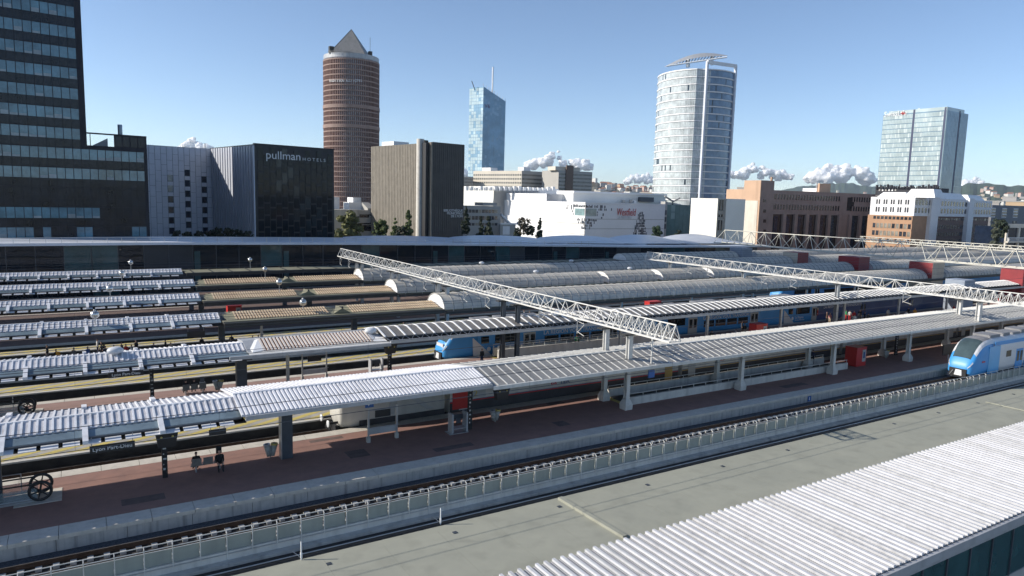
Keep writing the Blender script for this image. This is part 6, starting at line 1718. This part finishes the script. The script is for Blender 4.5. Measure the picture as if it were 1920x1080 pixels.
def frame_sign(u0, u1, v, lab, blue=True):
    t = thing('sign_frame', lab, 'sign', ((u0 + u1)/2, v, 0), 'framed signs on two posts')
    for u in (u0, u1):
        bar('post', (u, v, 0), (u, v, 2.55), .06, M_steel, t, 'box'); pbox('foot', u - .12, u + .12, v - .12, v + .12, 0, .4, M_conc, t)
    pbox('lower_board', u0 + .07, u1 - .07, v - .03, v + .03, .55, .98, M_fascia, t); bar('lean_rail', (u0 - .15, v - .1, 1.05), (u1 + .15, v - .1, 1.05), .035, M_steel, t); bar('top_rail', (u0, v, 2.3), (u1, v, 2.3), .04, M_steel, t)
    pbox('display', u0 + .5, u1 - .5, v - .05, v + .05, 1.75, 2.28, M_black, t)
    if blue:
        s = pbox('blue_sign', u0 - .25, u0 + .38, v - .05, v + .05, 2.56, 3.05, M_blue, t)
        b = MB(); b.tube((u0 - .0, v - .06, 2.86), (u0 - .0, v - .051, 2.86), .1, 12); b.build('pin_symbol', M_white2, t)
        b = MB(); b.face([(u0 - .08, v - .056, 2.82), (u0 + .08, v - .056, 2.82), (u0, v - .056, 2.66)]); b.build('pin_symbol', M_white2, t)
        b = MB(); b.tube((u0, v - .066, 2.87), (u0, v - .061, 2.87), .04, 10); b.build('pin_hole', M_blue, t)
    return t
frame_sign(17.15, 19.3, 46.9, 'framed sign with blue meeting point plate on the nearest platform')
frame_sign(17.6, 19.9, 65.9, 'framed sign with blue plate and dark display on the second platform')
def cabinet(u, v, lab):
    t = thing('ticket_cabinet', lab, 'cabinet', (u, v, 0), 'open metal cabinets')
    for s in (-.6, .6): pbox('side_panel', u + s - .06, u + s + .06, v - .35, v + .35, .02, 1.5, M_fascia, t)
    pbox('shelf', u - .54, u + .54, v - .32, v + .32, .3, .36, M_steel, t); pbox('back_rail', u - .54, u + .54, v + .25, v + .32, .9, 1.25, M_darkcol, t); pbox('base', u - .9, u + .66, v - .5, v + .4, .001, .05, M_steel, t)
    pbox('poster', u - .1, u + .3, v + .1, v + .14, .6, 1.0, M_darkcol, t)
cabinet(23.9, 46.1, 'open metal cabinet left of the black totem on the nearest platform'); cabinet(24.8, 65.7, 'open metal cabinet left of the black totem on the second platform')
def escalator(u, v, lab):
    t = thing('escalator', lab, 'escalator', (u, v, 0), 'escalator heads with large wheels')
    M_gl = mat('balustrade_glass', (.30, .36, .37), .08, 0, .1, 1); M_gl.node_tree.nodes['Principled BSDF'].inputs['Alpha'].default_value = .35
    for s in (-.62, .62):
        b = MB(); b.box(u - 9, u + .2, v + s - .02, v + s + .02, .15, .8); b.build('balustrade', M_gl, t)
        bar('handrail', (u - 9, v + s, 1.05), (u + .1, v + s, 1.05), .045, M_black, t, 'cyl'); bar('lower_rail', (u - 9, v + s, .2), (u + .1, v + s, .2), .04, M_steel, t, 'cyl')
        w = bpy.data.objects.new('wheel', None); link(w, t); w.location = (.35, s, .62)
        rings = []
        for k in range(24):
            a = 2*math.pi*k/24
            rings.append([((.52 + .085*math.cos(c2))*math.cos(a), .08*math.sin(c2), (.52 + .085*math.cos(c2))*math.sin(a)) for c2 in [2*math.pi*j/6 for j in range(6)]])
        b = MB(); b.loft(rings + [rings[0]], caps=False); o = bpy.data.objects.new('rim', b.mesh('rim', M_black, smooth=True)); link(o, w)
        for k in range(6):
            a = 2*math.pi*k/6 + .3; b = MB(); b.tube((0, 0, 0), (.48*math.cos(a), 0, .48*math.sin(a)), .05, 5, 0, .03); o = bpy.data.objects.new('spoke', b.mesh('spoke', M_black)); link(o, w)
    pbox('truss_cover', u - 9, u + .1, v - .6, v + .6, .002, .12, M_steel, t)
    pbox('pale_slab', u - .9, u + 1.35, v - 1.0, v + 1.0, .001, .03, M_cope, t)
    bar('guard_rail', (u - 6, v + .9, 1.25), (u - .6, v + .9, 1.25), .03, M_steel, t); 
    for k in range(4): bar('guard_post', (u - .6 - k*1.8, v + .9, 0), (u - .6 - k*1.8, v + .9, 1.25), .03, M_steel, t)
    return t
escalator(-2.7, 46.6, 'escalator head with two black spoked wheels on the nearest platform at the left'); escalator(-4.2, 65.1, 'escalator head with two black spoked wheels on the second platform at the left')
def hung_sign(u0, u1, v, z0, z1, txt, lab, m=M_black, size=.3):
    t = thing('hanging_sign', lab, 'sign', ((u0 + u1)/2, v, z0), 'signs hung under the canopies')
    pbox('board', u0, u1, v - .06, v + .06, z0, z1, m, t)
    if txt: text('lettering', txt, size, M_white2, t, ((u0 + u1)/2, v - .066, z0 + (z1 - z0)*.3), (R(90), 0, 0), .004, 'CENTER', 1.05)
    for u in (u0 + .1, u1 - .1): bar('hanger', (u, v, z1), (u, v, z1 + .5), .02, M_steel, t)
hung_sign(.1, 2.3, 43.95, 3.0, 3.42, 'Lyon Part-Dieu', 'black station name sign hung under the nearest ribbed canopy')
hung_sign(6.2, 7.15, 43.95, 3.1, 3.42, '', 'small black display hung at the end of the nearest ribbed canopy')
hung_sign(1.6, 4.0, 61.2, 3.1, 3.5, 'Lyon Part-Dieu', 'black station name sign hung under the ribbed canopy of the second platform')
hung_sign(40.6, 41.25, 43.7, 2.85, 3.5, '', 'blue plate hung under the grey canopy of the nearest platform', M_blue)
hung_sign(9.2, 10.9, 78.2, 2.6, 3.15, '', 'dark departure board hung over the third platform')
for (u, v, lab) in ((3.95, 44.3, 'black signal box with two small yellow lamps on the totem under the nearest ribbed canopy'), (26.5, 44.2, 'black loudspeaker box with pale arrow above the totem of the nearest platform'), (24.9, 62.2, 'dark camera box under the shed canopy of the second platform')):
    t = thing('signal_box', lab, 'signal', (u, v, 3), 'black boxes under the canopies')
    b = MB(); b.hexa([(u - .45, v - .2, 2.7), (u + .45, v - .2, 2.7), (u + .45, v + .2, 2.7), (u - .45, v + .2, 2.7), (u - .6, v - .3, 3.6), (u + .6, v - .3, 3.6), (u + .6, v + .3, 3.6), (u - .6, v + .3, 3.6)]); b.build('housing', M_black, t)
    for s in (-.3, .3): ball('lamp', (u + s, v - .3, 3.35), .07, M_yellow, t)
def kiosk(u0, u1, v0, v1, h, lab, m=M_redbox):
    t = thing('red_kiosk', lab, 'kiosk', ((u0 + u1)/2, v0, 0), 'red vending kiosks')
    pbox('cabinet', u0, u1, v0, v1, .02, h, m, t); pbox('roof_cap', u0 - .05, u1 + .05, v0 - .05, v1 + .05, h, h + .06, m, t)
    pbox('front_panel', u1 - .75, u1 - .12, v0 - .02, v0 - .001, .5, h - .25, M_tdoor, t); pbox('display', u1 - .6, u1 - .3, v0 - .03, v0 - .021, .9, h - .5, M_tnavy, t)
    return t
kiosk(73.2, 75.0, 45.7, 47.1, 2.1, 'red vending kiosk on the nearest platform at the end of the ramp')
p = G(1425, 640, 0); kiosk(p.x - 1.1, p.x + 1.0, p.y - .2, p.y + 1.0, 2.25, 'red vending kiosk with a person before it on the second platform')
p = PH(1229, 566, 2.0); kiosk(p.x - 1.2, p.x + 1.2, p.y, p.y + 1.2, 2.0, 'small red kiosk on the third platform above the shed canopy')
p = PH(440, 575, 2.0); kiosk(p.x - .9, p.x + .9, p.y, p.y + 1.2, 2.1, 'red kiosk between the tan canopies on the fourth platform')
# underpass ramp with walls and railings on the nearest and the second platform
def ramp(u0, u1, v0, v1, lab, e=1.):
    t = thing('ramp_walls', lab, 'ramp', (u0, v0, 0), 'underpass ramps')
    for v in (v0, v1):
        b = MB(); b.box(u0, u1, v - .12, v + .12, .001, .95*e); b.build('wall', M_conc_l, t)
        k = u0
        while k < u1 + .1:
            bar('post', (k, v, .95*e), (k, v, 1.35*e), .028, M_pale, t); k += 1.55
        bar('handrail', (u0, v, 1.35*e), (u1, v, 1.35*e), .035, M_pale, t)
    b = MB(); b.box(u0, u1, v0 + .13, v1 - .13, .002, .02); b.build('ramp_floor', M_darkbeam, t)
    pbox('yellow_edge', u0 - .5, u0 - .02, v0, v1, .001, .012, M_yellow, t)
    return t
ramp(40.4, 71.5, 45.7, 48.6, 'long concrete ramp walls with railings along the nearest platform', .72)
ramp(39.2, 66.0, 66.3, 67.35, 'long concrete ramp wall with railing along the second platform')
p = G(1775, 660, .6)
t = thing('mirror_board', 'dark rounded mirror board at the platform edge before the right train', 'mirror', (86.0, 42.4, 0))
pbox('board', 84.6, 87.2, 42.35, 42.45, .9, 2.1, M_black, t); bar('stem', (85.9, 42.4, 0), (85.9, 42.4, .9), .06, M_steel, t)
t = thing('tail_lamp', 'small orange lamp glowing under the nearest canopy at the right', 'lamp', (80.4, 49.5, 0))
bar('stem', (80.4, 49.9, 0), (80.4, 49.9, 2.6), .05, M_steel, t); ball('lens', (80.4, 49.8, 2.75), (.14, .12, .24), mat('amber', (.9, .45, .06), .4, 0, 0, emit=1.2), t)
p = G(1520, 745, -.3)
t = thing('platform_marker', 'small blue plate on the face of the nearest platform edge', 'sign', (58.6, 40.8, -.9)); pbox('plate', 58.3, 58.75, 40.86, 40.9, -.75, -.25, M_blue, t); pbox('mark', 58.45, 58.55, 40.85, 40.859, -.65, -.35, M_white2, t)
# round globes on the canopies
def globe(u, v, z, lab, r=.36):
    t = thing('globe_lamp', lab, 'lamp', (u, v, 3.9), 'round globe lamps on the canopies')
    bar('stem', (u, v, 3.9), (u, v, z), .04, M_steel, t); ball('globe', (u, v, z), r, M_chrome, t); bar('collar', (u, v, z + r*.9), (u, v, z + r*1.25), .12, M_steel, t)
for x, y, ci, lab in ((178, 590, 2, 'left globe lamp of the third platform'), (568, 567, 2, 'right globe lamp of the third platform'), (206, 541, 3, 'left globe lamp of the fourth platform'), (523.5, 529, 3, 'right globe lamp of the fourth platform'),
                      (228, 512, 4, 'left globe lamp of the fifth platform'), (497, 505, 4, 'right globe lamp of the fifth platform'), (245, 492, 5, 'left globe lamp in front of the station hall'), (469, 487, 5, 'right globe lamp in front of the station hall')):
    r_ = ray(x, y); k = (C[ci] - .9)/r_.y; globe(r_.x*k, C[ci] - .9, EYE + r_.z*k, lab, .40 if ci < 4 else .36)
def dome(x, y, ci, lab, r=.5):
    r_ = ray(x, y); k = (C[ci] - .3)/r_.y; t = thing('roof_dome', lab, 'lamp', (r_.x*k, C[ci] - .3, 4.4), 'pale domes on the canopy roofs')
    z = EYE + r_.z*k; ball('dome', (r_.x*k, C[ci] - .3, z), (r*1.2, r, r*.62), M_twhite, t); bar('base', (r_.x*k, C[ci] - .3, 4.0), (r_.x*k, C[ci] - .3, z), r*.5, M_steel, t, 'cyl')
for x, y, ci, lab in ((216, 657, 1, 'pale dome on the ribbed canopy of the second platform'), (695, 620, 1, 'pale dome where the shed canopy begins'), (1305, 576, 1, 'pale dome on the shed canopy, left one'), (1515, 561, 1, 'pale dome on the shed canopy, right one'), (1042, 588, 1, 'pale dome beside the left truss gantry'), (1685, 543, 1, 'pale dome under the right truss gantry'),
                      (1137, 537, 2, 'pale dome on the nearest vault, left one'), (1323, 528, 2, 'pale dome on the nearest vault, right one'), (1005, 509, 3, 'pale dome on the second vault, left one'), (1181, 503, 3, 'pale dome on the second vault, right one'), (903, 493, 4, 'pale dome on the third vault, left one'), (1071, 489, 4, 'pale dome on the third vault, right one')):
    dome(x, y, ci, lab, .42 if ci > 1 else .5)
# overhead wires
for i, v in enumerate(TRACKS):
    m_ = MB(); m_.tube((UA, v, 4.95), (300, v, 4.95), .02, 5); m_.tube((UA, v, 6.1), (300, v, 6.1), .02, 5)
    k = -20.
    while k < 200: m_.tube((k, v, 4.95), (k, v, 6.1), .008, 4); k += 6.5
    o = m_.build('overhead_wire', M_darkcol); tag(o, f'overhead contact wire above the track {ORD[i] if i < 6 else ["seventh", "eighth", "ninth", "tenth", "eleventh"][i - 6]} from the viewer', 'wire', 'overhead contact wires')
for g, us in ((40.15, TRACKS[1:]), (94.7, TRACKS[1:8])):
    for i, v in enumerate(us):
        t = thing('wire_bracket', f'wire bracket hanging from the {"left" if g < 50 else "right"} truss gantry over the {NTH[i + 2]} track from the viewer', 'bracket', (g, v, 6.5), 'wire brackets under the gantries')
        bar('drop_post', (g, v + 1.2, 6.55), (g, v + 1.2, 5.0), .05, M_steel, t); bar('arm', (g, v + 1.2, 5.2), (g - .1, v, 4.98), .03, M_pale, t); bar('arm', (g, v + 1.2, 6.2), (g - .1, v, 6.1), .03, M_pale, t); bar('brace', (g, v + 1.2, 5.1), (g - .05, v + .1, 6.0), .025, M_pale, t)

# ------------------------------------------------------------------ hazy air
hz = MB(); hz.box(-8950, 8950, -8950, 8950, -10.5, 420)
M_haze = bpy.data.materials.new('haze'); M_haze.use_nodes = True
nt = M_haze.node_tree; nt.nodes.remove(nt.nodes['Principled BSDF']); pv = nt.nodes.new('ShaderNodeVolumePrincipled')
pv.inputs['Color'].default_value = (.76, .87, 1, 1); pv.inputs['Density'].default_value = .000052; pv.inputs['Anisotropy'].default_value = .2
nt.links.new(pv.outputs[0], nt.nodes['Material Output'].inputs['Volume'])
hz.build('haze', M_haze, kind='stuff')
